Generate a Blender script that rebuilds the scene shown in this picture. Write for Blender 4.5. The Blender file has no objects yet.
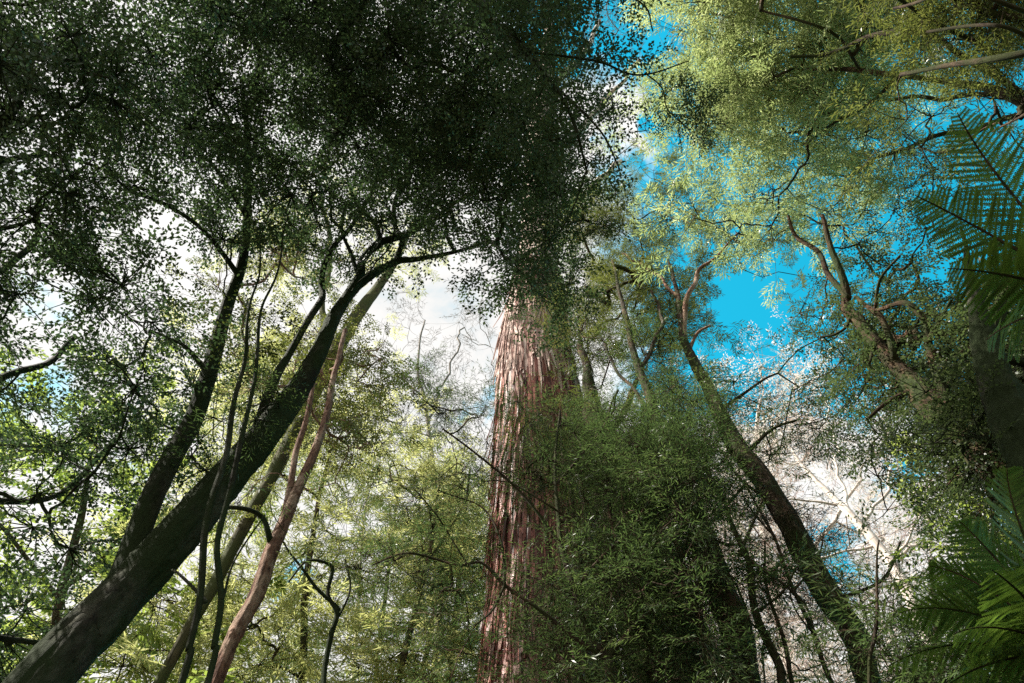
import bpy, math, random
import numpy as np
from mathutils import Vector, noise

# ------------------------------------------------------------------ camera, sky, sun
SC = bpy.context.scene
COL = SC.collection
rng = np.random.default_rng(7)
W, H, FPX, PITCH = 1024, 683, 683.0, math.radians(57)
cam_d = bpy.data.cameras.new('camera'); cam = bpy.data.objects.new('camera', cam_d); COL.objects.link(cam)
cam_d.sensor_width = 36; cam_d.lens = 36 * FPX / W; cam_d.clip_end = 5000; cam_d.clip_start = 0.05
cam.location = (0, 0, 1.6); cam.rotation_euler = (math.radians(90) + PITCH, 0, 0)
SC.camera = cam
SC.view_settings.view_transform = 'Standard'; SC.view_settings.look = 'None'
SC.view_settings.exposure = 1.45; SC.view_settings.gamma = 1
SC.render.engine = 'CYCLES'
cy = SC.cycles
cy.max_bounces = 6; cy.diffuse_bounces = 3; cy.transmission_bounces = 4; cy.glossy_bounces = 1
cy.sample_clamp_indirect = 4; cy.use_denoising = False
cy.use_adaptive_sampling = False

SUN_DIR = Vector((-0.62, -0.04, 0.78)).normalized()      # towards the sun
sun_d = bpy.data.lights.new('sun', 'SUN'); sun = bpy.data.objects.new('sun', sun_d); COL.objects.link(sun)
sun_d.energy = 5.0; sun_d.angle = math.radians(0.5); sun_d.color = (1.0, 0.94, 0.84)
sun.rotation_euler = SUN_DIR.to_track_quat('Z', 'Y').to_euler()

FW = np.array([0, math.cos(PITCH), math.sin(PITCH)]); UP = np.array([0, -math.sin(PITCH), math.cos(PITCH)])
RT = np.array([1.0, 0, 0]); CAM = np.array([0, 0, 1.6])

def ray(px, py):
    px = np.asarray(px, float); py = np.asarray(py, float)
    return FW + ((px - 512) / FPX)[..., None] * RT - ((py - 341.5) / FPX)[..., None] * UP

def at(px, py, d):                   # point at distance d from the viewpoint
    r = ray(px, py); r = r / np.linalg.norm(r, axis=-1, keepdims=True)
    return CAM + r * np.asarray(d, float)[..., None]

def ath(px, py, h, zmax=1e9):        # point at ground distance h
    r = ray(px, py)
    s = np.asarray(h, float) / np.maximum(np.hypot(r[..., 0], r[..., 1]), 0.12)
    s = np.minimum(s, (zmax - 1.6) / np.maximum(r[..., 2], 0.05))
    return CAM + r * s[..., None]

def build_world():
    w = bpy.data.worlds.new('World'); SC.world = w; w.use_nodes = True
    nt = w.node_tree; N = nt.nodes; L = nt.links; N.clear()
    out = N.new('ShaderNodeOutputWorld'); bg = N.new('ShaderNodeBackground'); bg.inputs[1].default_value = 0.10
    sky = N.new('ShaderNodeTexSky'); sky.sky_type = 'NISHITA'; sky.sun_disc = False
    sky.sun_elevation = math.asin(SUN_DIR.z); sky.sun_rotation = math.atan2(SUN_DIR.x, SUN_DIR.y)
    sky.ozone_density = 2.0; sky.air_density = 1.0; sky.dust_density = 0.3
    tint = N.new('ShaderNodeVectorMath'); tint.operation = 'MULTIPLY'
    L.new(sky.outputs[0], tint.inputs[0]); tint.inputs[1].default_value = (0.08, 1.5, 1.22)
    geo = N.new('ShaderNodeTexCoord')
    nz = N.new('ShaderNodeTexNoise'); nz.inputs['Scale'].default_value = 5.5; nz.inputs['Detail'].default_value = 7
    nz.inputs['Roughness'].default_value = 0.62; nz.inputs['Distortion'].default_value = 0.4
    L.new(geo.outputs['Generated'], nz.inputs['Vector'])
    # cloud banks: (pixel, angular width, weight) as directions of the sky
    blobs = [(120, 240, .50, .75), (400, 360, .42, .8), (60, 560, .45, .55), (380, 640, .35, .55), (200, 20, .4, .5),
             (820, 500, .27, .62), (690, 560, .22, .6), (880, 620, .22, .35), (625, 95, .10, .6), (480, 120, .22, .5), (560, 300, .15, .2),
             (838, 410, .05, -.55), (815, 380, .06, -.5), (832, 555, .055, -.6), (815, 600, .035, -.55), (860, 525, .03, -.3), (870, 480, .025, -.3), (900, 460, .025, -.45), (745, 320, .16, -.6), (40, 410, .07, -.3), (65, 300, .05, -.22), (280, 570, .03, -.3), (485, 400, .04, -.25), (120, 480, .04, -.2),
             (690, 30, .10, -.7), (590, 20, .13, -.65), (612, 150, .04, -.4), (672, 100, .05, -.5), (560, 70, .04, -.4), (850, 380, .06, -.5), (905, 470, .04, -.5), (670, 400, .08, -.3)]
    blobs += [('w', (-.8, -.6, .3), 1.1, .6), ('w', (0, -1, .1), 1.0, .6), ('w', (.6, -.8, .2), .9, .6), ('w', (.9, .3, .1), .5, .4), ('w', (-1, .1, .3), .9, .6), ('w', (-.3, -.5, .8), .5, .6)]  # unseen cloud banks beside and behind the viewer, added to keep ambient light neutral
    nd = N.new('ShaderNodeTexNoise'); nd.inputs['Scale'].default_value = 9; nd.inputs['Detail'].default_value = 5; nd.inputs['Roughness'].default_value = .7
    L.new(geo.outputs['Generated'], nd.inputs['Vector'])
    dm = N.new('ShaderNodeVectorMath'); dm.operation = 'MULTIPLY_ADD'; L.new(nd.outputs['Color'], dm.inputs[0]); dm.inputs[1].default_value = (.22,) * 3
    db = N.new('ShaderNodeVectorMath'); db.operation = 'ADD'; L.new(geo.outputs['Generated'], db.inputs[0]); db.inputs[1].default_value = (-.11,) * 3
    L.new(db.outputs[0], dm.inputs[2])
    def bank(sel):
        acc = None
        for px, py, wd, wt in sel:
            r = np.array(py, float) if px == 'w' else ray(px, py); r = r / np.linalg.norm(r)
            di = N.new('ShaderNodeVectorMath'); di.operation = 'DISTANCE'
            L.new(dm.outputs[0], di.inputs[0]); di.inputs[1].default_value = tuple(r)
            mr = N.new('ShaderNodeMapRange'); mr.interpolation_type = 'SMOOTHSTEP'
            mr.inputs[1].default_value = wd * 0.25; mr.inputs[2].default_value = wd * 1.25
            mr.inputs[3].default_value = wt; mr.inputs[4].default_value = 0
            L.new(di.outputs['Value'], mr.inputs[0])
            if acc is None: acc = mr.outputs[0]
            else:
                ad = N.new('ShaderNodeMath'); ad.operation = 'ADD'; L.new(acc, ad.inputs[0]); L.new(mr.outputs[0], ad.inputs[1]); acc = ad.outputs[0]
        return acc
    cl = N.new('ShaderNodeMath'); cl.operation = 'MINIMUM'; L.new(bank([b for b in blobs if b[3] > 0]), cl.inputs[0]); cl.inputs[1].default_value = .70
    a0 = N.new('ShaderNodeMath'); a0.operation = 'ADD'; L.new(cl.outputs[0], a0.inputs[0]); L.new(bank([b for b in blobs if b[3] < 0]), a0.inputs[1])
    ad = N.new('ShaderNodeMath'); ad.operation = 'ADD'; L.new(a0.outputs[0], ad.inputs[0]); L.new(nz.outputs['Fac'], ad.inputs[1])
    mr = N.new('ShaderNodeMapRange'); mr.interpolation_type = 'SMOOTHSTEP'
    mr.inputs[1].default_value = 0.62; mr.inputs[2].default_value = 1.10
    L.new(ad.outputs[0], mr.inputs[0])
    ccol = N.new('ShaderNodeMapRange'); ccol.inputs[1].default_value = .3; ccol.inputs[2].default_value = .7
    ccol.inputs[3].default_value = 3.4; ccol.inputs[4].default_value = 4.5
    L.new(nz.outputs['Fac'], ccol.inputs[0])
    cv = N.new('ShaderNodeVectorMath'); cv.operation = 'SCALE'; cv.inputs[0].default_value = (1.0, .985, .96); L.new(ccol.outputs[0], cv.inputs['Scale'])
    mx = N.new('ShaderNodeMix'); mx.data_type = 'RGBA'
    L.new(mr.outputs[0], mx.inputs[0]); L.new(tint.outputs[0], mx.inputs[6]); L.new(cv.outputs[0], mx.inputs[7])
    L.new(mx.outputs[2], bg.inputs[0]); L.new(bg.outputs[0], out.inputs[0])
build_world()

# ------------------------------------------------------------------ materials
def leaf_mat(name, c0, c1, c2, trans=0.35, gloss=0.04):
    m = bpy.data.materials.new(name); m.use_nodes = True; nt = m.node_tree; N = nt.nodes; L = nt.links; N.clear()
    out = N.new('ShaderNodeOutputMaterial'); a = N.new('ShaderNodeAttribute'); a.attribute_name = 'tint'
    r = N.new('ShaderNodeValToRGB'); L.new(a.outputs['Fac'], r.inputs[0])
    r.color_ramp.elements[0].color = (*c0, 1); r.color_ramp.elements[1].color = (*c2, 1)
    e = r.color_ramp.elements.new(0.5); e.color = (*c1, 1)
    d = N.new('ShaderNodeBsdfDiffuse'); t = N.new('ShaderNodeBsdfTranslucent'); g = N.new('ShaderNodeBsdfGlossy')
    g.inputs['Roughness'].default_value = 0.4
    hs = N.new('ShaderNodeHueSaturation'); hs.inputs['Hue'].default_value = .49; hs.inputs['Saturation'].default_value = 1.1; hs.inputs['Value'].default_value = 1.5
    L.new(r.outputs[0], d.inputs[0]); L.new(r.outputs[0], hs.inputs['Color']); L.new(hs.outputs[0], t.inputs[0])
    m1 = N.new('ShaderNodeMixShader'); m1.inputs[0].default_value = trans; L.new(d.outputs[0], m1.inputs[1]); L.new(t.outputs[0], m1.inputs[2])
    m2 = N.new('ShaderNodeMixShader'); m2.inputs[0].default_value = gloss; L.new(m1.outputs[0], m2.inputs[1]); L.new(g.outputs[0], m2.inputs[2])
    L.new(m2.outputs[0], out.inputs[0]); return m

def bark_mat(name, dark, light, patch, moss=(0.035, 0.05, 0.015), moss_amt=0.3, stretch=0.18, scale=14, patch_amt=0.35, bump=0.6):
    m = bpy.data.materials.new(name); m.use_nodes = True; nt = m.node_tree; N = nt.nodes; L = nt.links; N.clear()
    out = N.new('ShaderNodeOutputMaterial'); p = N.new('ShaderNodeBsdfPrincipled'); p.inputs['Roughness'].default_value = 0.9
    p.inputs['Specular IOR Level'].default_value = 0.15
    a = N.new('ShaderNodeAttribute'); a.attribute_name = 'bark'
    mp = N.new('ShaderNodeMapping'); mp.inputs['Scale'].default_value = (scale, scale, scale * stretch); L.new(a.outputs['Vector'], mp.inputs[0])
    n1 = N.new('ShaderNodeTexNoise'); n1.inputs['Scale'].default_value = 1; n1.inputs['Detail'].default_value = 8; n1.inputs['Roughness'].default_value = .7
    n1.inputs['Distortion'].default_value = .5
    L.new(mp.outputs[0], n1.inputs['Vector'])
    def noise(s, det=4, z=0.45):
        q = N.new('ShaderNodeMapping'); q.inputs['Scale'].default_value = (s, s, s * z); L.new(a.outputs['Vector'], q.inputs[0])
        n = N.new('ShaderNodeTexNoise'); n.inputs['Scale'].default_value = 1; n.inputs['Detail'].default_value = det
        n.inputs['Roughness'].default_value = .65; L.new(q.outputs[0], n.inputs['Vector']); return n
    def ramp(src, lo, hi):
        q = N.new('ShaderNodeMapRange'); q.inputs[1].default_value = lo; q.inputs[2].default_value = hi; L.new(src, q.inputs[0]); return q.outputs[0]
    def mix(f, x, y):
        q = N.new('ShaderNodeMix'); q.data_type = 'RGBA'; L.new(f, q.inputs[0])
        for i, v in ((6, x), (7, y)):
            if isinstance(v, tuple): q.inputs[i].default_value = (*v, 1)
            else: L.new(v, q.inputs[i])
        return q.outputs[2]
    c = mix(ramp(n1.outputs['Fac'], .36, .64), dark, light)
    n2 = noise(3.2, 5); c = mix(ramp(n2.outputs['Fac'], .62 - patch_amt * .35, .72 - patch_amt * .3), c, patch)
    c = mix(ramp(n1.outputs['Fac'], .30, .46), dark, c)
    n3 = noise(1.7, 5, .8); c = mix(ramp(n3.outputs['Fac'], .75 - moss_amt * .6, .85 - moss_amt * .5), c, moss)
    L.new(c, p.inputs['Base Color'])
    b = N.new('ShaderNodeBump'); b.inputs['Strength'].default_value = bump; b.inputs['Distance'].default_value = 0.08
    L.new(n1.outputs['Fac'], b.inputs['Height']); L.new(b.outputs[0], p.inputs['Normal'])
    L.new(p.outputs[0], out.inputs[0]); return m

M = {
 'beech': leaf_mat('beech leaf', (.026, .05, .022), (.042, .075, .03), (.075, .115, .045), .32, .04),
 'beech_olive': leaf_mat('beech leaf olive', (.03, .045, .012), (.05, .07, .018), (.09, .11, .03), .3),
 'wattle': leaf_mat('wattle leaf', (.035, .065, .024), (.06, .10, .034), (.11, .16, .055), .4),
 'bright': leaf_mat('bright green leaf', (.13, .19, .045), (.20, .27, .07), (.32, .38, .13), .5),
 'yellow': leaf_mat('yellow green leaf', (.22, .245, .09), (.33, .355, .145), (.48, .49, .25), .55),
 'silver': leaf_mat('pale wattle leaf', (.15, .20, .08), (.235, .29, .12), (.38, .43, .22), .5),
 'olive': leaf_mat('olive leaf', (.06, .08, .02), (.10, .12, .035), (.18, .20, .06), .4),
 'dark': leaf_mat('dark leaf', (.032, .052, .02), (.05, .075, .028), (.09, .12, .045), .4),
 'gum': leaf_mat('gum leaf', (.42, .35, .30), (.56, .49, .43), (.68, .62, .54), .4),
 'fern': leaf_mat('fern leaf', (.04, .075, .016), (.06, .11, .022), (.10, .16, .036), .5),
 'b_beech': bark_mat('beech bark', (.010, .009, .007), (.055, .048, .036), (.105, .10, .075), moss=(.03, .045, .016), moss_amt=.65, patch_amt=.5, stretch=.5, scale=26, bump=1),
 'b_red': bark_mat('red brown bark', (.07, .035, .025), (.30, .17, .12), (.38, .27, .2), moss_amt=.15, stretch=.35, scale=20),
 'b_wattle': bark_mat('wattle bark', (.022, .016, .011), (.11, .078, .054), (.20, .12, .085), moss=(.045, .055, .018), moss_amt=.5, patch_amt=.25, scale=20, bump=1),
 'b_orange': bark_mat('orange bark', (.02, .013, .009), (.09, .055, .03), (.17, .10, .06), moss_amt=.5, patch_amt=.35, scale=20, bump=1),
 'b_olive': bark_mat('mossy bark', (.03, .028, .015), (.11, .095, .05), (.10, .11, .04), moss=(.06, .07, .025), moss_amt=.6),
 'b_pale': bark_mat('pale bark', (.40, .33, .28), (.66, .60, .55), (.7, .65, .6), moss_amt=0, bump=.2),
 'b_twig': bark_mat('red twig', (.16, .08, .06), (.36, .24, .2), (.55, .45, .4), moss_amt=0, scale=4, bump=0),
 'b_greytwig': bark_mat('grey twig', (.10, .09, .08), (.24, .22, .2), (.3, .27, .24), moss_amt=0, scale=4, bump=0),
}

# ------------------------------------------------------------------ mesh helpers
class MB:
    def __init__(s): s.v = []; s.f = []; s.b = []; s.t = []; s.n = 0
    def add(s, v, f, bark=None, tint=None):
        v = np.asarray(v, float).reshape(-1, 3); f = np.asarray(f, int).reshape(-1, 4)
        s.v.append(v); s.f.append(f + s.n); s.n += len(v)
        s.b.append(np.zeros_like(v) if bark is None else np.asarray(bark, float).reshape(-1, 3))
        s.t.append(np.full(len(f), .5) if tint is None else np.broadcast_to(np.asarray(tint, float), (len(f),)).copy())
    def build(s, name, mat, parent=None, origin=(0, 0, 0), smooth=False, stuff=False):
        v = np.concatenate(s.v) - np.asarray(origin); f = np.concatenate(s.f)
        me = bpy.data.meshes.new(name)
        me.vertices.add(len(v)); me.vertices.foreach_set('co', v.astype(np.float32).ravel())
        me.loops.add(len(f) * 4); me.loops.foreach_set('vertex_index', f.astype(np.int32).ravel())
        me.polygons.add(len(f)); me.polygons.foreach_set('loop_start', np.arange(0, len(f) * 4, 4, dtype=np.int32))
        if smooth: me.polygons.foreach_set('use_smooth', np.ones(len(f), bool))
        me.update(calc_edges=True)
        a = me.attributes.new('bark', 'FLOAT_VECTOR', 'POINT'); a.data.foreach_set('vector', np.concatenate(s.b).astype(np.float32).ravel())
        a = me.attributes.new('tint', 'FLOAT', 'FACE'); a.data.foreach_set('value', np.concatenate(s.t).astype(np.float32))
        me.materials.append(mat)
        o = bpy.data.objects.new(name, me); COL.objects.link(o)
        if parent is not None: o.parent = parent
        if stuff: o['kind'] = 'stuff'
        return o

def tubes(mb, P, R, k=5, s0=None, rough=0.0):
    """P (n,m,3) paths, R (n,m) radii"""
    P = np.asarray(P, float); R = np.asarray(R, float)
    n, m, _ = P.shape
    T = np.empty_like(P); T[:, 1:-1] = P[:, 2:] - P[:, :-2]; T[:, 0] = P[:, 1] - P[:, 0]; T[:, -1] = P[:, -1] - P[:, -2]
    T /= np.maximum(np.linalg.norm(T, axis=-1, keepdims=True), 1e-9)
    mean = T.mean(1); ref = np.zeros((n, 3)); ref[np.arange(n), np.argmin(np.abs(mean), 1)] = 1
    A = np.cross(T, ref[:, None]); A /= np.linalg.norm(A, axis=-1, keepdims=True); B = np.cross(T, A)
    th = np.arange(k) / k * 2 * math.pi
    seg = np.linalg.norm(np.diff(P, axis=1), axis=-1); S = np.concatenate([np.zeros((n, 1)), np.cumsum(seg, 1)], 1)
    if s0 is not None: S = S + np.asarray(s0)[:, None]
    RR = np.repeat(R[..., None], k, -1)
    if rough:
        ph = rng.random(8) * 6.28
        w = sum(np.sin(th * f + ph[i] + S[..., None] * g * (1 + .2 * i)) / f ** .6 for i, (f, g) in enumerate([(2, .8), (3, 1.3), (5, .9), (8, 1.1), (13, .6), (19, .4)]))
        RR = RR * (1 + rough * w)
    V = P[:, :, None] + A[:, :, None] * (np.cos(th)[:, None] * RR[..., None]) + B[:, :, None] * (np.sin(th)[:, None] * RR[..., None])
    bark = np.stack([np.cos(th) * R[..., None], np.sin(th) * R[..., None], np.repeat(S[..., None], k, -1)], -1)
    bark[..., :2] += rng.random((n, 1, 1, 2)) * 9
    idx = np.arange(n * m * k).reshape(n, m, k); nx = np.roll(idx, -1, 2)
    F = np.stack([idx[:, :-1], nx[:, :-1], nx[:, 1:], idx[:, 1:]], -1)
    mb.add(V, F, bark)

def relief_tube(mb, pp, rr, k, rough):
    """trunk surface with ridged bark, swellings and knots"""
    m2 = MB(); tubes(m2, pp[None], rr[None], k, rough=rough); V = m2.v[0].reshape(len(pp), k, 3); B = m2.b[0].reshape(len(pp), k, 3)
    C = pp[:, None]; D = V - C; sd = rng.random(3) * 50; out = np.empty(D.shape[:2])
    knots = [(rng.integers(3, len(pp) - 3), rng.integers(0, k), rng.uniform(.10, .22)) for _ in range(max(3, len(pp) // 16))]
    for i in range(len(pp)):
        r = rr[i]
        for j in range(k):
            x, y, z = B[i, j]
            a = noise.noise(Vector((x * 1.2 / max(r, .05) + sd[0], y * 1.2 / max(r, .05), z * 1.1)))
            b = noise.noise(Vector((x * 26, y * 26 + sd[1], z * 5))); c = noise.noise(Vector((x * 60, y * 60, z * 22 + sd[2])))
            out[i, j] = .09 * a + min(.12, .022 / max(r, .03)) * (-abs(b) * 1.3 + .35) + min(.05, .007 / max(r, .03)) * c
    ii = np.arange(len(pp))[:, None]; jj = np.arange(k)[None]
    L = np.r_[0, np.cumsum(np.linalg.norm(np.diff(pp, axis=0), axis=1))]
    for a, b, h in knots:
        dj = np.minimum(abs(jj - b), k - abs(jj - b)) * 2 * math.pi / k * rr[a]; ds = (L - L[a])[:, None]; q = (dj ** 2 + (ds * .7) ** 2) / (rr[a] * rng.uniform(.25, .5)) ** 2
        out += h * np.exp(-q) * (1 - .9 * np.exp(-q * 7))
    V = C + D * (1 + out)[..., None]
    mb.add(V, m2.f[0], B)

def smooth_path(pts, rad, per=6, wob=0.0):
    P = np.asarray(pts, float); R = np.asarray(rad, float)
    P2 = np.vstack([2 * P[0] - P[1], P, 2 * P[-1] - P[-2]]); out = []; ro = []
    for i in range(len(P) - 1):
        a, b, c, d = P2[i:i + 4]
        for t in np.arange(per) / per:
            out.append(.5 * ((2 * b) + (c - a) * t + (2 * a - 5 * b + 4 * c - d) * t * t + (3 * b - a - 3 * c + d) * t ** 3)); ro.append(R[i] * (1 - t) + R[i + 1] * t)
    out.append(P[-1]); ro.append(R[-1]); out = np.array(out); ro = np.array(ro)
    if wob:
        ph = rng.random(6) * 6.28; L = np.r_[0, np.cumsum(np.linalg.norm(np.diff(out, axis=0), axis=1))]
        w = np.stack([np.sin(L * 2.1 + ph[j]) + .6 * np.sin(L * 4.7 + ph[j + 3]) for j in range(3)], 1)
        out = out + w * (wob * np.minimum(1, L / 2)[:, None]) * ro.mean()
    return out, ro

def depth_of(p): return (np.asarray(p) - CAM) @ FW

def thing(name, label, cat, loc, group=None):
    o = bpy.data.objects.new(name, None); COL.objects.link(o); o.location = tuple(loc); o.empty_display_size = .3
    o['label'] = label; o['category'] = cat
    if group: o['group'] = group
    return o

class Tree:
    """trunk path given as (px, py, ground distance, width px); carried down to the ground"""
    def __init__(s, name, label, bark, path, mode='h', rough=.05, world_pre=None, cat='tree', group=None, base_w=1.25, part='trunk', k=20, wob=.1, ws=1.0):
        P = []; R = []
        for px, py, d, w in path:
            p = ath(px, py, d) if mode == 'h' else at(px, py, d)
            P.append(p); R.append(ws * w / 2 * depth_of(p) / FPX)
        if world_pre is not None:
            for q, r in reversed(world_pre): P.insert(0, np.array(q, float)); R.insert(0, r)
        elif P[0][2] > 0:
            g = (P[1] - P[0]) / max(P[1][2] - P[0][2], .3); g = np.clip(g, -.8, .8)
            q = P[0] - g * (P[0][2] + .2) * .75; q[2] = -.2
            mid = (P[0] + q) / 2
            P = [q, mid] + P; R = [R[0] * base_w * 1.15, R[0] * (1 + base_w) / 2] + R
        s.base = np.array([P[0][0], P[0][1], 0.0]); s.bark = bark
        s.root = thing(name, label, cat, s.base, group)
        per = 7
        if k >= 18:
            k = 56; per = int(np.clip(np.linalg.norm(P[-1] - P[0]) / len(P) / .045, 8, 34))
        pp, rr = smooth_path(P, R, per, wob); mb = MB()
        if k == 56: relief_tube(mb, pp, rr, k, rough)
        else: tubes(mb, pp[None], rr[None], k, rough=rough)
        pp, rr = pp[::max(1, per // 7)], rr[::max(1, per // 7)]
        s.trunk = mb.build(part, M[bark], s.root, s.base, smooth=True)
        s.nodes = [pp]; s.path = pp; s.rad = rr; s.ncl = 0
    def limb(s, path, mode='h', wob=.4, k=10, rough=.05, bark=None, name='limb'):
        P = []; R = []
        for px, py, d, w in path:
            p = ath(px, py, d) if mode == 'h' else at(px, py, d)
            P.append(p); R.append(w / 2 * depth_of(p) / FPX)
        allp = np.concatenate(s.nodes); j = np.argmin(np.linalg.norm(allp - P[0], axis=1))
        if np.linalg.norm(allp[j] - P[0]) > .02: P.insert(0, allp[j]); R.insert(0, R[0])
        pp, rr = smooth_path(P, R, 6, wob); mb = MB(); tubes(mb, pp[None], rr[None], k, rough=rough)
        s.nodes.append(pp)
        return mb.build(name, M[bark or s.bark], s.root, s.base, smooth=True)
    def crown(s, pts, kind, mat, leaf_scale=1.0, spray_scale=1.0, per_cluster=7, spread=.5, twig_r=.006, name='crown', twigs='b', flat=.3, r0=.009, branch_mat=None):
        """pts: (n,3) spray positions already clustered; (nc,3) cluster centres come first"""
        C, S = pts
        if len(S) == 0: return
        # branching: every cluster joins the nearest grown node
        allp = np.concatenate(s.nodes); allp = allp[allp[:, 2] > 1.5] if (allp[:, 2] > 1.5).any() else allp
        nodes = [p for p in allp]; par = [-1] * len(nodes); chains = []
        NA = np.array(nodes); d0 = np.array([np.min(np.linalg.norm(NA - c, axis=1)) for c in C]); order = np.argsort(d0)
        buf = np.empty((len(nodes) + len(C) * 6, 3)); buf[:len(nodes)] = NA; n = len(nodes)
        parent = np.full(len(buf), -1); cnt = np.zeros(len(buf))
        for ci in order:
            c = C[ci]; dd = np.linalg.norm(buf[:n] - c, axis=1) + .35 * np.maximum(0, buf[:n, 2] - c[2])
            j = int(np.argmin(dd)); a = buf[j]; L = np.linalg.norm(c - a)
            if L < .05: L = .05
            t = np.linspace(0, 1, 7)[1:, None]
            jit = rng.normal(0, .07 * L, 3); jit2 = rng.normal(0, .05 * L, 3)
            q = a + (c - a) * t + jit * np.sin(t * math.pi) + jit2 * np.sin(t * 2 * math.pi) - np.array([0, 0, .06 * L]) * np.sin(t * math.pi)
            q = q + rng.normal(0, .02 * L, q.shape) * np.array([1, 1, 1, 1, 1, 0])[:, None]
            ids = [j] + list(range(n, n + 6)); buf[n:n + 6] = q
            for u in range(6): parent[n + u] = ids[u]
            chains.append(ids); n += 6
            k = ids[-1]
            cnt[k] += 1
        for i in range(n - 1, -1, -1):
            if parent[i] >= 0: cnt[parent[i]] += cnt[i]
        rad = r0 * np.maximum(cnt, 1) ** .42 * spray_scale ** .5
        PA = np.array([buf[c] for c in chains]); RA = np.array([rad[c] for c in chains])
        RA[:, 0] = np.minimum(RA[:, 0], RA[:, 1] * 1.25); RA[:, -1] *= .6
        mb = MB(); tubes(mb, PA, RA, 5)
        # thin twigs out to each spray
        own = np.array([np.argmin(np.linalg.norm(C - p, axis=1)) for p in S]) if len(C) * len(S) < 4e6 else rng.integers(0, len(C), len(S))
        A = C[own]; t = np.linspace(0, 1, 4)[None, :, None]
        PT = A[:, None] + (S - A)[:, None] * t + rng.normal(0, .04, (len(S), 1, 3)) * np.sin(t * math.pi) * spray_scale
        tubes(mb, PT, np.broadcast_to(np.array([1.3, 1, .8, .6]) * twig_r, (len(S), 4)), 3)
        mb.build('branches', M[branch_mat or s.bark], s.root, s.base, smooth=True, stuff=True)
        out = (S - A); out /= np.maximum(np.linalg.norm(out, axis=1, keepdims=True), 1e-6)
        mbl = MB(); mbt = MB(); place_sprays(mbl, mbt, S, out, kind, leaf_scale, spray_scale, flat)
        cr = mbl.build(name, M[mat], s.root, s.base)
        mbt.build('twigs', M[branch_mat or s.bark], cr, s.base, stuff=True)
        return cr

# spray templates -------------------------------------------------
def make_spray(kind, r):
    """returns leaf verts (n,4,3), leaf tints, twig segs (m,2,3) with radius; the spray grows along +X in the XY plane"""
    lv = []; seg = []
    spec = dict(beech=(.45, 8, .030, .040, .024, 45), wattle=(.55, 7, .034, .115, .016, 32), gum=(1.3, 6, .14, .23, .055, 40),
                fine=(.6, 9, .03, .10, .019, 35), twig=(1.1, 8, .3, 0, 0, 38), bush=(.5, 8, .035, .075, .035, 50))[kind]
    L, ns, sp, ll, lw, ang = spec
    def leaves(a, b, droop):
        n = max(1, int(np.linalg.norm(b - a) / sp)); dirv = (b - a) / np.linalg.norm(b - a)
        for i in range(n + 1):
            p = a + (b - a) * ((i + .4 * r.random()) / (n + .4))
            sd = 1 if i % 2 else -1; an = math.radians(ang + r.normal(0, 14)) * sd * (0.3 if i == n else 1)
            d = np.array([dirv[0] * math.cos(an) - dirv[1] * math.sin(an), dirv[0] * math.sin(an) + dirv[1] * math.cos(an), r.normal(-droop, .3)])
            d /= np.linalg.norm(d); nrm = np.array([r.normal(0, .45), r.normal(0, .45), 1.0]); sdv = np.cross(d, nrm); sdv /= np.linalg.norm(sdv)
            l = ll * r.uniform(.7, 1.2); w = lw * r.uniform(.8, 1.15)
            m = p + d * l * .45
            curl = np.array([0, 0, -l * .08])
            lv.append([p, m + sdv * w / 2, p + d * l + curl, m - sdv * w / 2])
    zig = r.normal(0, .03, (5, 3)); main = np.array([[L * t, 0, -.05 * L * t * t] for t in np.linspace(0, 1, 5)]) + zig * L * np.linspace(0, 1, 5)[:, None]
    for i in range(4): seg.append((main[i], main[i + 1]))
    if ll: leaves(main[3], main[4], .15)
    for i in range(ns):
        t = (i + .6) / ns * 3.6; k = int(t); p = main[k] + (main[k + 1] - main[k]) * (t - k)
        sd = 1 if i % 2 else -1; an = math.radians(r.uniform(30, 65)) * sd; l = L * r.uniform(.25, .55) * (1 - .35 * i / ns)
        e = p + np.array([math.cos(an), math.sin(an), r.normal(-.05, .18)]) * l
        seg.append((p, e))
        if ll: leaves(p, e, .15)
        else:
            for u in range(5):
                q = p + (e - p) * r.uniform(.2, 1); an2 = an + r.normal(0, .8)
                seg.append((q, q + np.array([math.cos(an2), math.sin(an2), r.normal(0, .4)]) * l * r.uniform(.3, .6)))
    return np.array(lv).reshape(-1, 4, 3), np.array(seg)
TPL = {k: [make_spray(k, np.random.default_rng(100 + i)) for i in range(7)] for k in ('beech', 'wattle', 'gum', 'fine', 'twig', 'bush')}
def leaf_area(kind):
    a = 0; n = 0
    for lv, sg in TPL[kind]:
        if len(lv):
            a += np.sum(np.linalg.norm(np.cross(lv[:, 2] - lv[:, 0], lv[:, 3] - lv[:, 1]), axis=1)) / 2
        else: a += 6 * np.sum(np.linalg.norm(sg[:, 1] - sg[:, 0], axis=1)) * .006
        n += 1
    return a / n

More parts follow.
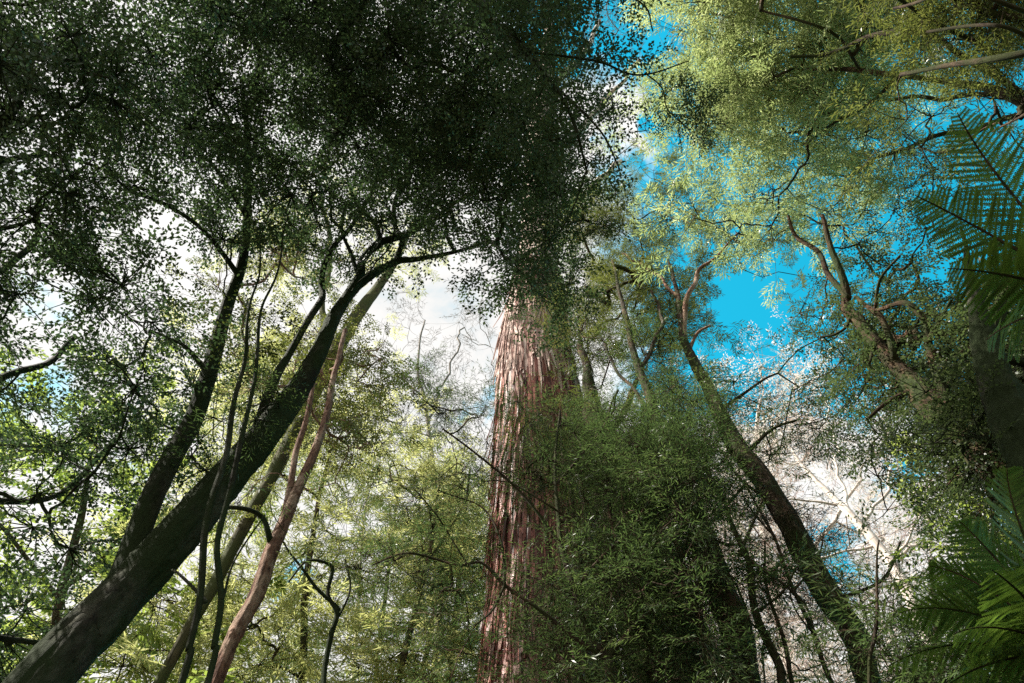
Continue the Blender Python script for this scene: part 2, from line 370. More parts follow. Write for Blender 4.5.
def place_sprays(mbl, mbt, S, D, kind, ls, ss, flat):
    n = len(S); var = rng.integers(0, 7, n)
    X = D + rng.normal(0, .45, D.shape); X[:, 2] = X[:, 2] * .6 - .05; X /= np.linalg.norm(X, axis=1, keepdims=True)
    Z = np.array([0, 0, 1.0]) + rng.normal(0, flat, (n, 3)); Y = np.cross(Z, X); Y /= np.linalg.norm(Y, axis=1, keepdims=True); Z = np.cross(X, Y)
    R = np.stack([X, Y, Z], 1) * (rng.uniform(.75, 1.25, n) * ss)[:, None, None]
    ct = rng.normal(0, .16, n)
    for v in range(7):
        idx = np.where(var == v)[0]
        if not len(idx): continue
        lv, sg = TPL[kind][v]
        if len(lv):
            c = lv.mean(1, keepdims=True)
            V = (lv - lv[:, :1]) * ls + lv[:, :1]
            off = S[idx] - R[idx, 0] * .15
            VV = np.einsum('lvi,nij->nlvj', V, R[idx]) + off[:, None, None]
            nn = VV.shape[0] * VV.shape[1]
            t = np.clip(.45 + ct[idx][:, None] + rng.normal(0, .18, (len(idx), len(lv))), 0, 1).ravel()
            mbl.add(VV, np.arange(nn * 4).reshape(-1, 4), None, t)
        off = S[idx] - R[idx, 0] * .15
        G = np.einsum('lvi,nij->nlvj', sg, R[idx]) + off[:, None, None]
        G = G.reshape(-1, 2, 3); tw = (.0022 if kind not in ('gum', 'twig') else .006) * ss
        tubes(mbt, G, np.broadcast_to(np.array([1, .6]) * tw, (len(G), 2)), 3)

CELL = 32
def grid_points(rows, r0, c0, kind, h, mode='h', zmax=1e9, unit=.35, leaf_scale=1.0, spray_scale=1.0, cl_r=.45, per=7, pad=2, thick=None, aniso=.6, mask=None, void=1.0, vsc=.75, gam=1.0):
    """density picture of a crown: each digit is leaf cover of a cell of sky; returns cluster centres and spray positions"""
    A = np.array([[0 if ch in '. ' else int(ch) for ch in r] for r in rows], float)
    A = 9 * (A / 9) ** gam * unit
    nr, nc = A.shape; C = []; S = []
    area = leaf_area(kind) * leaf_scale ** 2 * spray_scale ** 2 * .55
    r_lo = -pad if r0 == 0 else 0; r_hi = nr + (pad if r0 + nr >= 21 else 0)
    c_lo = -pad if c0 == 0 else 0; c_hi = nc + (pad if c0 + nc >= 32 else 0)
    for i in range(r_lo, r_hi):
        for j in range(c_lo, c_hi):
            tau = A[min(max(i, 0), nr - 1), min(max(j, 0), nc - 1)]
            if tau <= 0: continue
            px = (c0 + j + .5) * CELL; py = (r0 + i + .5) * CELL
            hm = (h[0] + h[1]) / 2
            p = ath(px, py, hm, zmax) if mode == 'h' else at(px, py, hm)
            dep = max(depth_of(p), .5); cell_m2 = (CELL * dep / FPX) ** 2 / max(.5, dep / np.linalg.norm(p - CAM))
            nspray = tau * cell_m2 / area * (1.5 if void else 1)
            ncl = nspray / per; k = int(ncl) + (rng.random() < ncl - int(ncl))
            for _ in range(k):
                x = px + rng.uniform(-.75, .75) * CELL; y = py + rng.uniform(-.75, .75) * CELL; hh = rng.uniform(h[0], h[1])
                c = ath(x, y, hh, zmax - rng.random() * .15 * (zmax if zmax < 1e8 else 0)) if mode == 'h' else at(x, y, hh)
                if mask is not None and not mask(x, y): continue
                if void > 0 and clump(c, vsc * np.linalg.norm(c - CAM) / 8) < rng.normal(-.02 - .30 * max(0, tau / unit - 6) / 3 , .12) * void: continue
                C.append(c)
                q = rng.normal(0, 1, (max(2, rng.poisson(per)), 3)) * np.array([1, 1, aniso]) * cl_r
                S.append(c + q)
    if not C: return np.zeros((0, 3)), np.zeros((0, 3))
    return np.array(C), np.concatenate(S)

def clump(c, sc):
    n = noise.fractal(Vector(c) / sc, .6, 2.0, 3)
    return n

def holes(lst):
    def f(x, y):
        for hx, hy, rx, ry, keep in lst:
            if ((x - hx) / rx) ** 2 + ((y - hy) / ry) ** 2 < 1 and rng.random() > keep: return False
        return True
    return f

# ------------------------------------------------------------------ forest floor
def ground():
    n = 90; xs = np.sign(np.linspace(-1, 1, n)) * np.abs(np.linspace(-1, 1, n)) ** 3 * 900
    X, Y = np.meshgrid(xs, xs); Z = .12 * np.sin(X * .6) * np.sin(Y * .5 + 1) - .0 + .25 * np.sin(X * .11 + 2) * np.sin(Y * .13) - .3
    V = np.stack([X, Y, Z], -1).reshape(-1, 3); i = np.arange(n * n).reshape(n, n)
    F = np.stack([i[:-1, :-1], i[:-1, 1:], i[1:, 1:], i[1:, :-1]], -1)
    mb = MB(); mb.add(V, F, V)
    m = bark_mat('forest floor', (.02, .014, .009), (.07, .05, .03), (.09, .07, .04), moss_amt=.5, stretch=1, scale=5)
    o = mb.build('ground', m, smooth=True); o['kind'] = 'structure'
ground()

# ------------------------------------------------------------------ the giant
def giant():
    prof = [(549, 683, 12.6, 130), (547, 600, 12.7, 112), (543, 500, 12.8, 97), (538, 400, 12.9, 80), (534, 345, 13, 65), (536, 290, 13, 49), (538, 240, 13, 36), (541, 150, 13, 30), (546, 70, 12.5, 17), (550, 20, 12.2, 8)]
    P = []; R = []
    for px, py, h, w in prof:
        p = ath(px, py, h); P.append(p); R.append(w / 2 * depth_of(p) / FPX)
    q = P[0].copy(); q[2] = -.4; q[0] += .5; m = (P[0] + q) / 2
    P = [q, m] + P; R = [R[0] * 1.7, R[0] * 1.25] + R
    base = np.array([q[0], q[1], 0]); root = thing('giant_gum_tree', 'massive reddish gum tree with shaggy peeling bark rising in the centre', 'tree', base)
    pp, rr = smooth_path(P, R, 22)
    # trunk surface with fluted buttresses
    k = 160; n = len(pp); th = np.arange(k) / k * 2 * math.pi; z = pp[:, 2][:, None]
    fl = np.clip(1.2 - z / 26, .12, 1)
    d = .045 * np.sin(th * 5 + .04 * z + 1) + .03 * np.sin(th * 9 + .1 * z) + .02 * np.sin(th * 17 + .3 * np.sin(z * .5)) + .014 * np.sin(th * 31 + .6 * np.sin(z * .9)) + rng.normal(0, .006, (1, k)) + rng.normal(0, .003, (n, k))
    RR = rr[:, None] * (1 + d * fl)
    V = np.stack([pp[:, 0:1] + np.cos(th) * RR, pp[:, 1:2] + np.sin(th) * RR, np.repeat(pp[:, 2:3], k, 1)], -1)
    idx = np.arange(n * k).reshape(n, k); nx = np.roll(idx, -1, 1); F = np.stack([idx[:-1], nx[:-1], nx[1:], idx[1:]], -1)
    mb = MB(); mb.add(V, F, V - base)
    # bark colour follows the height up the trunk: fibrous brown below, red peeling middle, smooth pale top
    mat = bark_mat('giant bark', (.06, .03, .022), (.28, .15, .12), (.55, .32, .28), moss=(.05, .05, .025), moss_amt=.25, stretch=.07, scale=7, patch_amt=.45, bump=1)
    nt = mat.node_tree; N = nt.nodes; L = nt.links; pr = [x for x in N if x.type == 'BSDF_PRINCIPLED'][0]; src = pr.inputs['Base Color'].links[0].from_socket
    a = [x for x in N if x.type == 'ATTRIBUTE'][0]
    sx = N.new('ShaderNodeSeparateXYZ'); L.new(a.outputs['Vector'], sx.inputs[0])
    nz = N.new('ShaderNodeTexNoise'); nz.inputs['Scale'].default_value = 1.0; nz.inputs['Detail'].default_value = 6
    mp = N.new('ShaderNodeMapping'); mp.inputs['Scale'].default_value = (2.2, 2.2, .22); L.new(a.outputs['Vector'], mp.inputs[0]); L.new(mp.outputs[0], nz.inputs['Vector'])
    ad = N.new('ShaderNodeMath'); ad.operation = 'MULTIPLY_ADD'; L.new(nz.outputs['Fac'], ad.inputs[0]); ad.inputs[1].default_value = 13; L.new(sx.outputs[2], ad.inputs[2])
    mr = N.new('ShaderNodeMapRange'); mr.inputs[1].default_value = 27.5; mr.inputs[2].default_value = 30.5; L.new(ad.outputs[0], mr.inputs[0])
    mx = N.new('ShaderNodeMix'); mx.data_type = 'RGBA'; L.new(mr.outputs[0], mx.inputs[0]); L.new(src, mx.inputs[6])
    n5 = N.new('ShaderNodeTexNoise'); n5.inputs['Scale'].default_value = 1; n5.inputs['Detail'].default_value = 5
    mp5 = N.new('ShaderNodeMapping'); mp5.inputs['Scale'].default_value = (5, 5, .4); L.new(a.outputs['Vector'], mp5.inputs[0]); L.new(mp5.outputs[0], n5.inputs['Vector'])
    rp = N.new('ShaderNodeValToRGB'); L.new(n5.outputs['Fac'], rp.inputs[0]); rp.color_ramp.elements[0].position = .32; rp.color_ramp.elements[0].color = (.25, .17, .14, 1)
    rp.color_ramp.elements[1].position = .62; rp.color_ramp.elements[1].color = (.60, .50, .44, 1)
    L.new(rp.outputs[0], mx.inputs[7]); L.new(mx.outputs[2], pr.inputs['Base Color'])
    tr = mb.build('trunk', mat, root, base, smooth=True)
    # hanging bark ribbons
    def ribbons(count, z0, z1, l0, l1, w0, w1, lift, cols, name, az=None):
        mb = MB(); m = 9
        zt = rng.uniform(z0, z1, count); a = rng.uniform(0, 2 * math.pi, count) if az is None else rng.uniform(az[0], az[1], count); ln = rng.uniform(l0, l1, count); w = rng.uniform(w0, w1, count)
        t = np.linspace(0, 1, m)[None]
        Z = zt[:, None] - ln[:, None] * t
        wob = rng.normal(0, .035, (count, 1)) * np.sin(t * 3 + rng.random((count, 1)) * 6) + rng.normal(0, .02, (count, 1)) * t
        rz = np.interp(Z, pp[:, 2], rr); cx = np.interp(Z, pp[:, 2], pp[:, 0]); cyy = np.interp(Z, pp[:, 2], pp[:, 1])
        out = .02 + rng.random((count, 1)) * .06 + np.abs(rng.normal(0, lift, (count, 1))) * t ** 2.5
        fz = np.clip(1.2 - Z / 26, .12, 1); A = a[:, None] + wob / rz * 1.5
        dd = .045 * np.sin(A * 5 + .04 * Z + 1) + .03 * np.sin(A * 9 + .1 * Z) + .02 * np.sin(A * 17 + .3 * np.sin(Z * .5)) + .014 * np.sin(A * 31 + .6 * np.sin(Z * .9))
        rad = rz * (1 + dd * fz) + out
        ww = w[:, None] / 2 * (1 - .45 * t ** 4) * (1 + .2 * np.sin(t * 9 + a[:, None] * 40)); da = ww / rad; tw = rng.normal(0, .6, (count, 1)) * t ** 2
        def side(sg):
            aa = A + sg * da * np.cos(tw); r2 = rad + sg * ww * np.sin(tw) * .8
            return np.stack([cx + np.cos(aa) * r2, cyy + np.sin(aa) * r2, Z], -1)
        V = np.stack([side(-1), side(1)], 2)
        i = np.arange(count * m * 2).reshape(count, m, 2); F = np.stack([i[:, :-1, 0], i[:, :-1, 1], i[:, 1:, 1], i[:, 1:, 0]], -1)
        tint = np.repeat(rng.random(count), (m - 1))
        mb.add(V, F, V - base, tint)
        return mb.build(name, cols, tr, base, stuff=True)
    def rib_mat(nm, c0, c1, c2):
        m = leaf_mat(nm, c0, c1, c2, .12, .02); hs = [x for x in m.node_tree.nodes if x.type == 'HUE_SAT'][0]; hs.inputs['Value'].default_value = 1.1; return m
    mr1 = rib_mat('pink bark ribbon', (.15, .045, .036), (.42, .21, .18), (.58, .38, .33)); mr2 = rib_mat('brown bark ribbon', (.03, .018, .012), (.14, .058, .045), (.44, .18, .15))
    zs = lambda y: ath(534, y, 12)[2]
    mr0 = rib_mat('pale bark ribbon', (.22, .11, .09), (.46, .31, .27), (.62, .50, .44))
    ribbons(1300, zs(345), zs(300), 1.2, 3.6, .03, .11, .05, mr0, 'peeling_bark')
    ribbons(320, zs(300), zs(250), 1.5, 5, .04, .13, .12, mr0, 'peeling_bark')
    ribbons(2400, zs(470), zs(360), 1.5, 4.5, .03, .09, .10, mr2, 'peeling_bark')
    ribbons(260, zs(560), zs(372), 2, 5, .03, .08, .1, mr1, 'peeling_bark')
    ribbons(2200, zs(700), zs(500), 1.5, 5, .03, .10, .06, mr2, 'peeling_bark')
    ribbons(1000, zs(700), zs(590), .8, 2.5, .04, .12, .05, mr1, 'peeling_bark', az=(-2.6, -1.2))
    # high limbs with sparse bare twigs
    s = Tree.__new__(Tree); s.base = base; s.bark = 'b_greytwig'; s.root = root; s.nodes = [pp[pp[:, 2] > 22]]
    for L_ in ([(541, 160, 13, 12), (575, 135, 14, 8), (610, 95, 14, 5), (640, 60, 13, 3)], [(538, 220, 13, 12), (580, 200, 15, 8), (620, 160, 16, 5)], [(542, 140, 13, 10), (510, 110, 13, 7), (480, 60, 12, 4)], [(545, 90, 12.6, 9), (580, 60, 12.5, 6), (600, 20, 12.5, 4)]):
        s.limb(L_, bark='b_pale')
    C, S = grid_points(["..2332", ".23443", ".334443", ".344433", "1344432", "13443321"[:6], "134432"][0:0] or [".23432", "124443", "134444", "134544", "234543", "134432", "..2331"], 0, 15, 'twig', (12.5, 16), unit=.22, spray_scale=2.2, cl_r=2.0, per=5, zmax=70)
    if len(S): s.crown((C, S), 'twig', 'gum', spray_scale=2.2, twig_r=.02, r0=.02) if False else bare(s, C, S, 2.0, 'b_greytwig', .02)

def bare(s, C, S, ss, mat, r0=.012, name='twigs', tk=1.0):
    """leafless crown: cluster branches plus fine twigs"""
    if len(C) == 0: return
    allp = np.concatenate(s.nodes); n = len(allp); buf = np.empty((n + len(C) * 6, 3)); buf[:n] = allp; parent = np.full(len(buf), -1); cnt = np.zeros(len(buf)); chains = []
    d0 = np.array([np.min(np.linalg.norm(allp - c, axis=1)) for c in C])
    for ci in np.argsort(d0):
        c = C[ci]; j = int(np.argmin(np.linalg.norm(buf[:n] - c, axis=1))); a = buf[j]; L = max(np.linalg.norm(c - a), .05); t = np.linspace(0, 1, 7)[1:, None]
        q = a + (c - a) * t + rng.normal(0, .1 * L, 3) * np.sin(t * math.pi) + rng.normal(0, .03 * L, (6, 3)) * np.array([1, 1, 1, 1, 1, 0])[:, None]
        ids = [j] + list(range(n, n + 6)); buf[n:n + 6] = q
        for u in range(6): parent[n + u] = ids[u]
        chains.append(ids); n += 6; cnt[ids[-1]] += 1
    for i in range(n - 1, -1, -1):
        if parent[i] >= 0: cnt[parent[i]] += cnt[i]
    rad = r0 * np.maximum(cnt, 1) ** .42; PA = np.array([buf[c] for c in chains]); RA = np.array([rad[c] for c in chains]); RA[:, 0] = np.minimum(RA[:, 0], RA[:, 1] * 1.2)
    mb = MB(); tubes(mb, PA, RA, 5)
    own = np.array([np.argmin(np.linalg.norm(C - p, axis=1)) for p in S]); A = C[own]; t = np.linspace(0, 1, 4)[None, :, None]
    PT = A[:, None] + (S - A)[:, None] * t + rng.normal(0, .08 * ss, (len(S), 1, 3)) * np.sin(t * math.pi)
    tubes(mb, PT, np.broadcast_to(np.array([.8, .6, .5, .4]) * r0, (len(S), 4)), 3)
    br = mb.build('branches', M[mat], s.root, s.base, stuff=True)
    D = S - A; D /= np.maximum(np.linalg.norm(D, axis=1, keepdims=True), 1e-6)
    a, b = MB(), MB(); place_sprays(a, b, S, D, 'twig', 1, ss * tk, .8)
    b.build(name, M[mat], br, s.base, stuff=True)
giant()

# ------------------------------------------------------------------ dark beech canopy, left and overhead
DARK = [ # 0123456789012345678901
    "7788779999998899885443",
    "5999997899999999964322",
    "9999988799999999986323",
    "8999777799999999985326",
    "2122345689999999996354",
    "3532224678888999996532",
    "6777213676546899987642",
    "7778625675335579976521",
    "7788734654222138842...",
    "6678733543111137400...",
    "6678722432............",
    "6778732422............",
    "5578853432............",
    "457775321.............",
    "456664211.............",
    "344443................",
    "333322................",
    "332222................",
    "642223................",
    "753354................",
    "863465................",
    "874466................"]
def cols(rows, a, b, soft=0):
    return [''.join(ch if a <= i < b else '.' for i, ch in enumerate(r))[a:b] for r in rows]

ba = Tree('myrtle_beech_tree', 'big dark leaning beech with a forked trunk sweeping up from the bottom left corner', 'b_beech',
          [(52, 672, 5.2, 60), (92, 628, 5.2, 56), (132, 583, 5.2, 51), (182, 528, 5.1, 45), (230, 476, 5.0, 39), (268, 432, 4.9, 33), (295, 396, 4.9, 27), (315, 358, 4.8, 20), (335, 315, 4.8, 15), (352, 293, 4.8, 11), (376, 273, 4.7, 9), (396, 261, 4.7, 8), (415, 259, 4.6, 6), (450, 252, 4.4, 4), (484, 243, 4.2, 3)], rough=.045, k=40, ws=.88)
ba.limb([(112, 604, 5.2, 26), (140, 530, 5.3, 23), (156, 490, 5.3, 21), (176, 452, 5.4, 20), (194, 420, 5.4, 18), (203, 388, 5.4, 17), (214, 353, 5.4, 15), (228, 303, 5.3, 12), (243, 263, 5.2, 10), (247, 200, 4.9, 8), (247, 140, 4.4, 6), (244, 90, 3.8, 4)], k=24, wob=.1)
for L_ in ([(336, 313, 4.8, 12), (358, 277, 4.7, 9), (367, 257, 4.7, 8), (380, 245, 4.6, 8), (396, 239, 4.5, 7), (420, 224, 4.4, 6), (440, 213, 4.2, 4), (475, 190, 4.0, 3)],
           [(262, 424, 5.0, 14), (275, 385, 4.9, 10), (288, 356, 4.9, 8), (308, 318, 4.8, 7), (319, 289, 4.8, 7), (326, 268, 4.7, 6), (341, 242, 4.6, 5), (360, 216, 4.5, 4), (372, 180, 4.2, 3)],
           [(379, 245, 4.6, 6), (377, 228, 4.5, 5), (366, 214, 4.4, 4), (356, 200, 4.4, 3), (350, 180, 4.2, 3)],
           [(397, 258, 4.7, 6), (402, 239, 4.5, 5), (395, 226, 4.5, 5), (396, 204, 4.3, 5), (408, 184, 4.2, 4), (420, 150, 3.8, 3)],
           [(359, 276, 4.7, 5), (350, 250, 4.7, 4), (343, 230, 4.6, 3), (344, 205, 4.5, 3)],
           [(247, 150, 4.4, 5), (225, 115, 4.1, 4), (205, 80, 3.7, 3)], [(246, 215, 4.9, 5), (215, 170, 4.8, 4), (190, 150, 4.6, 3)],
           [(238, 275, 5.2, 6), (205, 232, 5.2, 4), (165, 205, 5.3, 4), (130, 190, 5.4, 3), (105, 160, 5.3, 2)],
           [(207, 372, 5.4, 6), (185, 348, 5.5, 4), (170, 340, 5.6, 3), (150, 330, 5.7, 2)],
           [(400, 204, 4.3, 4), (440, 170, 3.8, 3), (480, 120, 3.2, 3)], [(247, 110, 4, 4), (280, 70, 3.4, 3), (320, 40, 2.8, 3)]):
    ba.limb(L_, wob=1.2)
mainmask = holes([(185, 262, 34, 40, .08), (25, 150, 34, 22, .06), (100, 155, 40, 20, .1), (172, 375, 18, 16, .3), (440, 345, 60, 70, .1), (15, 250, 16, 30, .5), (170, 232, 38, 36, .1), (400, 330, 70, 55, .25), (430, 290, 45, 30, .3), (345, 245, 16, 14, .3), (60, 142, 55, 14, .2), (205, 20, 12, 14, .3), (228, 45, 14, 14, .3), (5, 45, 12, 14, .2), (190, 300, 30, 40, .4)])
ba.crown(grid_points(cols(DARK, 8, 18)[:10], 0, 8, 'beech', (8.2, 11.5), 'd', leaf_scale=1.2, cl_r=.30, per=12, mask=mainmask, unit=.185, gam=1.45, void=1.0, vsc=1.0), 'beech', 'beech', leaf_scale=1.2)
ba.crown(grid_points(cols(DARK, 4, 8)[:15], 0, 4, 'beech', (7.8, 10.5), 'd', leaf_scale=1.2, cl_r=.30, per=12, mask=mainmask, unit=.185, gam=1.45, void=1.0, vsc=1.0), 'beech', 'beech', leaf_scale=1.2, name='crown')

bb = Tree('myrtle_beech_tree', 'dark beech standing beyond the left edge with its leafy crown hanging over the left side', 'b_beech',
          [(-230, 640, 5.5, 60), (-190, 500, 5.6, 50), (-150, 380, 5.6, 40), (-110, 280, 5.4, 30), (-60, 200, 5.2, 20), (-20, 150, 4.9, 14), (20, 100, 4.6, 8)], k=16)
for L_ in ([(-120, 300, 5.4, 16), (-60, 275, 5.8, 12), (0, 265, 6.1, 8), (40, 240, 6.3, 6), (45, 200, 6.2, 4)], [(-155, 400, 5.6, 16), (-60, 400, 6, 11), (20, 370, 6.4, 7), (80, 340, 6.6, 5)],
           [(-70, 210, 5.2, 10), (0, 163, 5.4, 6), (60, 160, 5.6, 4), (120, 175, 5.7, 3)], [(-180, 480, 5.6, 16), (-80, 500, 6.4, 11), (20, 500, 7, 6), (85, 470, 7.2, 5), (120, 440, 7.3, 3)],
           [(-215, 600, 5.5, 15), (-90, 620, 6.5, 9), (0, 640, 7, 6), (80, 640, 7.2, 4)]):
    bb.limb(L_, wob=1.2)
bb.crown(grid_points(cols(DARK, 0, 4), 0, 0, 'beech', (6.8, 10), 'd', leaf_scale=1.15, cl_r=.28, per=12, mask=mainmask, unit=.185, gam=1.45, void=1.0, vsc=1.0), 'beech', 'beech', leaf_scale=1.15)
ba.crown(grid_points(["33", "555", "32"][0:0] or ["..25", "2465", "2465", "2466"], 18, 3, 'beech', (4.2, 6.5), 'd', unit=.3, cl_r=.2, per=6), 'beech', 'beech', leaf_scale=.9) if False else None
# ivy like leaf tuft on the leaning trunk
C_ = np.array([ath(268, 405, 4.6), ath(280, 395, 4.6), ath(255, 420, 4.6), ath(205, 470, 5.1), ath(192, 455, 5.1)])
S_ = np.concatenate([c + rng.normal(0, .14, (7, 3)) for c in C_]); ba.crown((C_, S_), 'wattle', 'wattle', name='leaf_tuft', leaf_scale=.9, spray_scale=.6)

bc = Tree('myrtle_beech_tree', 'beech behind the viewer whose thin twigs droop over the top centre', 'b_beech',
          [(470, -40, 6.6, 8), (486, 10, 6.4, 7), (515, 40, 6.3, 6), (541, 70, 6.2, 5), (560, 95, 6.1, 4), (572, 116, 6.1, 4), (580, 140, 6, 3), (588, 175, 6, 2)], 'd',
          world_pre=[((-1.6, -3.6, -.2), .24), ((-1.5, -3.3, 2.5), .18), ((-1.2, -2.5, 5.2), .13), ((-.8, -1.2, 7.2), .08)], k=10)
for L_ in ([(527, 52, 6.2, 3), (560, 56, 6.2, 2.6), (601, 62, 6.1, 2.2), (630, 73, 6, 2), (655, 72, 6, 1.6), (690, 60, 6, 1.2)], [(645, 73, 6, 1.6), (662, 88, 5.9, 1.4), (668, 110, 5.8, 1.2), (690, 130, 5.8, 1)],
           [(548, 80, 6.2, 3), (600, 130, 6, 2), (620, 170, 6, 1.5)], [(500, 20, 6.3, 3), (570, -20, 6.2, 2.5), (640, 0, 6, 2), (655, 30, 6, 1.5)], [(588, 165, 6, 2), (570, 215, 6, 1.6), (545, 250, 6, 1.2)]):
    bc.limb(L_, 'd', wob=1.5, k=6)
bc.crown(grid_points(cols(DARK, 16, 22)[:10], 0, 16, 'beech', (5.6, 7.2), 'd', leaf_scale=1.15, spray_scale=.8, cl_r=.18, per=10, unit=.115, mask=holes([(640, 60, 30, 12, .2), (625, 150, 20, 14, .3), (530, 320, 60, 45, .15)])), 'beech', 'beech', leaf_scale=1.15, spray_scale=.8, twig_r=.003, r0=.004)
# small ring of leaves at the twig end
a_ = np.linspace(0, 6.28, 16)[:-1]; C_ = at(682 + 20 * np.cos(a_), 107 + 22 * np.sin(a_), np.full(15, 5.8)); S_ = C_ + rng.normal(0, .05, C_.shape)
S_ = np.concatenate([S_, S_ + rng.normal(0, .05, S_.shape)])
bc.crown((C_, S_), 'beech', 'beech', name='leaf_tuft', leaf_scale=1.35, spray_scale=.42, twig_r=.002, r0=.003)

# ------------------------------------------------------------------ slender trees, lower left
rt = Tree('slender_red_tree', 'slender pinkish brown tree with a leaning forked trunk right of the big leaning beech', 'b_red',
          [(215, 683, 8.6, 15), (239, 629, 8.6, 15), (254, 599, 8.6, 15), (269, 557, 8.6, 15), (281, 528, 8.6, 13), (293, 501, 8.6, 12), (304, 478, 8.6, 10), (320, 436, 8.6, 8), (328, 406, 8.6, 7), (336, 370, 8.5, 5), (345, 330, 8.4, 4)], k=20)
rt.limb([(283, 524, 8.6, 8), (288, 498, 8.6, 7), (300, 440, 8.6, 6), (310, 398, 8.5, 5), (315, 360, 8.5, 3)])
rt.limb([(271, 545, 8.6, 7), (268, 532, 8.5, 6), (262, 517, 8.5, 5), (247, 509, 8.4, 5), (226, 508, 8.4, 4), (205, 515, 8.4, 2)], bark='b_beech')
rt.crown(grid_points(["..2221.", ".234321", "1345432", "1345443", "1245443", ".234432", "..23321", "..1221."], 7, 6, 'beech', (8.8, 12), unit=.24, leaf_scale=1.6, cl_r=.5, per=6, mask=mainmask), 'beech', 'olive', leaf_scale=1.6)

for nm, lb, pth in (('slender_sapling', 'thin straight sapling crossing in front of the big leaning trunk', [(182, 683, 4.5, 8), (187, 646, 4.5, 7), (199, 584, 4.5, 7), (209, 525, 4.5, 7), (217, 487, 4.5, 7), (229, 438, 4.5, 6), (238, 388, 4.5, 5), (243, 353, 4.5, 4), (246, 325, 4.4, 3), (258, 280, 4.4, 2.2), (262, 240, 4.3, 1.6), (275, 200, 4.2, .8)]),
                    ('slender_sapling', 'thin wavy dark sapling between the leaning beech and the pinkish tree', [(208, 683, 4.4, 7), (214, 646, 4.4, 7), (224, 596, 4.4, 6.5), (219, 548, 4.4, 6), (221, 519, 4.4, 6), (230, 478, 4.4, 6), (246, 423, 4.4, 5), (252, 388, 4.4, 4), (260, 344, 4.4, 3.5), (264, 300, 4.3, 2.5), (280, 262, 4.3, 2), (284, 225, 4.2, 1.4), (300, 185, 4.1, .7)])):
    t = Tree(nm, lb, 'b_beech', pth, k=8, wob=1.0)
    t.crown(grid_points(["2", "3", "2"], 9, 7, 'beech', (4.4, 5), unit=.12, cl_r=.2, per=5), 'beech', 'beech_olive', twig_r=.003, r0=.004)
    t.limb([(205, 600, 4.5, 4), (180, 575, 4.6, 3), (172, 570, 4.7, 2.4)] if 'straight' in lb else [(224, 596, 4.4, 3), (235, 560, 4.5, 2), (265, 515, 4.7, 1.5)], k=6)

mo = Tree('mossy_tree', 'hazy olive mossy trunk leaning parallel behind the big beech', 'b_olive',
          [(140, 720, 12, 12), (199, 611, 12, 12), (230, 554, 12, 12), (290, 440, 12, 13), (341, 341, 12, 14), (372, 295, 12, 11), (395, 262, 11.8, 7), (415, 220, 11.5, 3)], k=12)
mo.limb([(330, 362, 12, 9), (322, 310, 12.3, 6), (330, 250, 12.5, 5), (322, 200, 12.5, 4)])
mo.crown(grid_points([".1121..", ".233221", "1244422", "1245441", ".24552.", "..3431."], 6, 7, 'wattle', (11, 14.5), unit=.22, leaf_scale=1.4, cl_r=.6, per=6, mask=mainmask), 'wattle', 'yellow', leaf_scale=1.4)

cs = Tree('crooked_sapling', 'crooked dark sapling with bare zigzag twigs in the lower left centre', 'b_beech',
          [(325, 683, 8, 6), (333, 634, 8, 6), (339, 609, 8, 5), (331, 590, 8, 4), (333, 569, 8, 4), (321, 565, 8, 3), (300, 568, 8, 2.5), (285, 585, 8, 2)], k=8, wob=1.5)
cs.limb([(338, 608, 8, 4), (318, 590, 8, 3.5), (306, 575, 8, 3), (292, 555, 8, 2), (285, 540, 8, 1.5)], wob=1.5, k=6)
cs.limb([(334, 625, 8, 3), (350, 590, 8.1, 2), (345, 560, 8.2, 1.5)], k=6)
cs.crown(grid_points(["1121", "2231", "1122", "1111"], 15, 8, 'wattle', (7.7, 8.8), unit=.12, cl_r=.35, per=5), 'wattle', 'wattle', twig_r=.004, r0=.006)

# bright background foliage, lower left
GL = ["..........", "1112......", "23324.....", "34443.....", "56655.....", "66655.....", "66554.....", "655434....", "544445....", "443456....", "444556...."]
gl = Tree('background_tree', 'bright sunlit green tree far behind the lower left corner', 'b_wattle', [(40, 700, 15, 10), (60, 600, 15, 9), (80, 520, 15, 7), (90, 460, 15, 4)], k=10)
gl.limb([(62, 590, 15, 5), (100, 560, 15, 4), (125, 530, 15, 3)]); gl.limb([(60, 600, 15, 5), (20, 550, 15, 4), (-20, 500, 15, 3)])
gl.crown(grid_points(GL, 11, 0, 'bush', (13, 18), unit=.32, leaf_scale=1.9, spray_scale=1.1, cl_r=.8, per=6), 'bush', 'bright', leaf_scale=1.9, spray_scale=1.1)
GM = [ # cols 4-16
    "...........  "[:12], ".12222......", ".2443221....", ".3334544321.", ".3335665433.", "23356666655.", "2335666767 5".replace(' ', '7'), "22456676777 ".replace(' ', '7'), "334566677776", "44567656777 ".replace(' ', '7'), "456766667777", "566766667777"]
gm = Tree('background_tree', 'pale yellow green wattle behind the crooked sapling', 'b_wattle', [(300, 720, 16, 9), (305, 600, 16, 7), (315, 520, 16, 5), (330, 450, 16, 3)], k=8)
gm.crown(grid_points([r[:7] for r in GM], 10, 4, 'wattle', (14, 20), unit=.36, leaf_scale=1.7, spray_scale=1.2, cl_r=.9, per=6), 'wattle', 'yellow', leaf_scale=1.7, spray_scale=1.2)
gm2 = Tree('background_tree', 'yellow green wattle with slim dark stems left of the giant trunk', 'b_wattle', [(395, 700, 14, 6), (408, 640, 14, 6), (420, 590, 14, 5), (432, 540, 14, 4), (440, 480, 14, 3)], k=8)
for L_ in ([(430, 560, 14, 3), (455, 520, 14, 2.5), (470, 490, 14, 2)], [(425, 580, 14, 3), (395, 540, 14.5, 2)]): gm2.limb(L_, k=6)
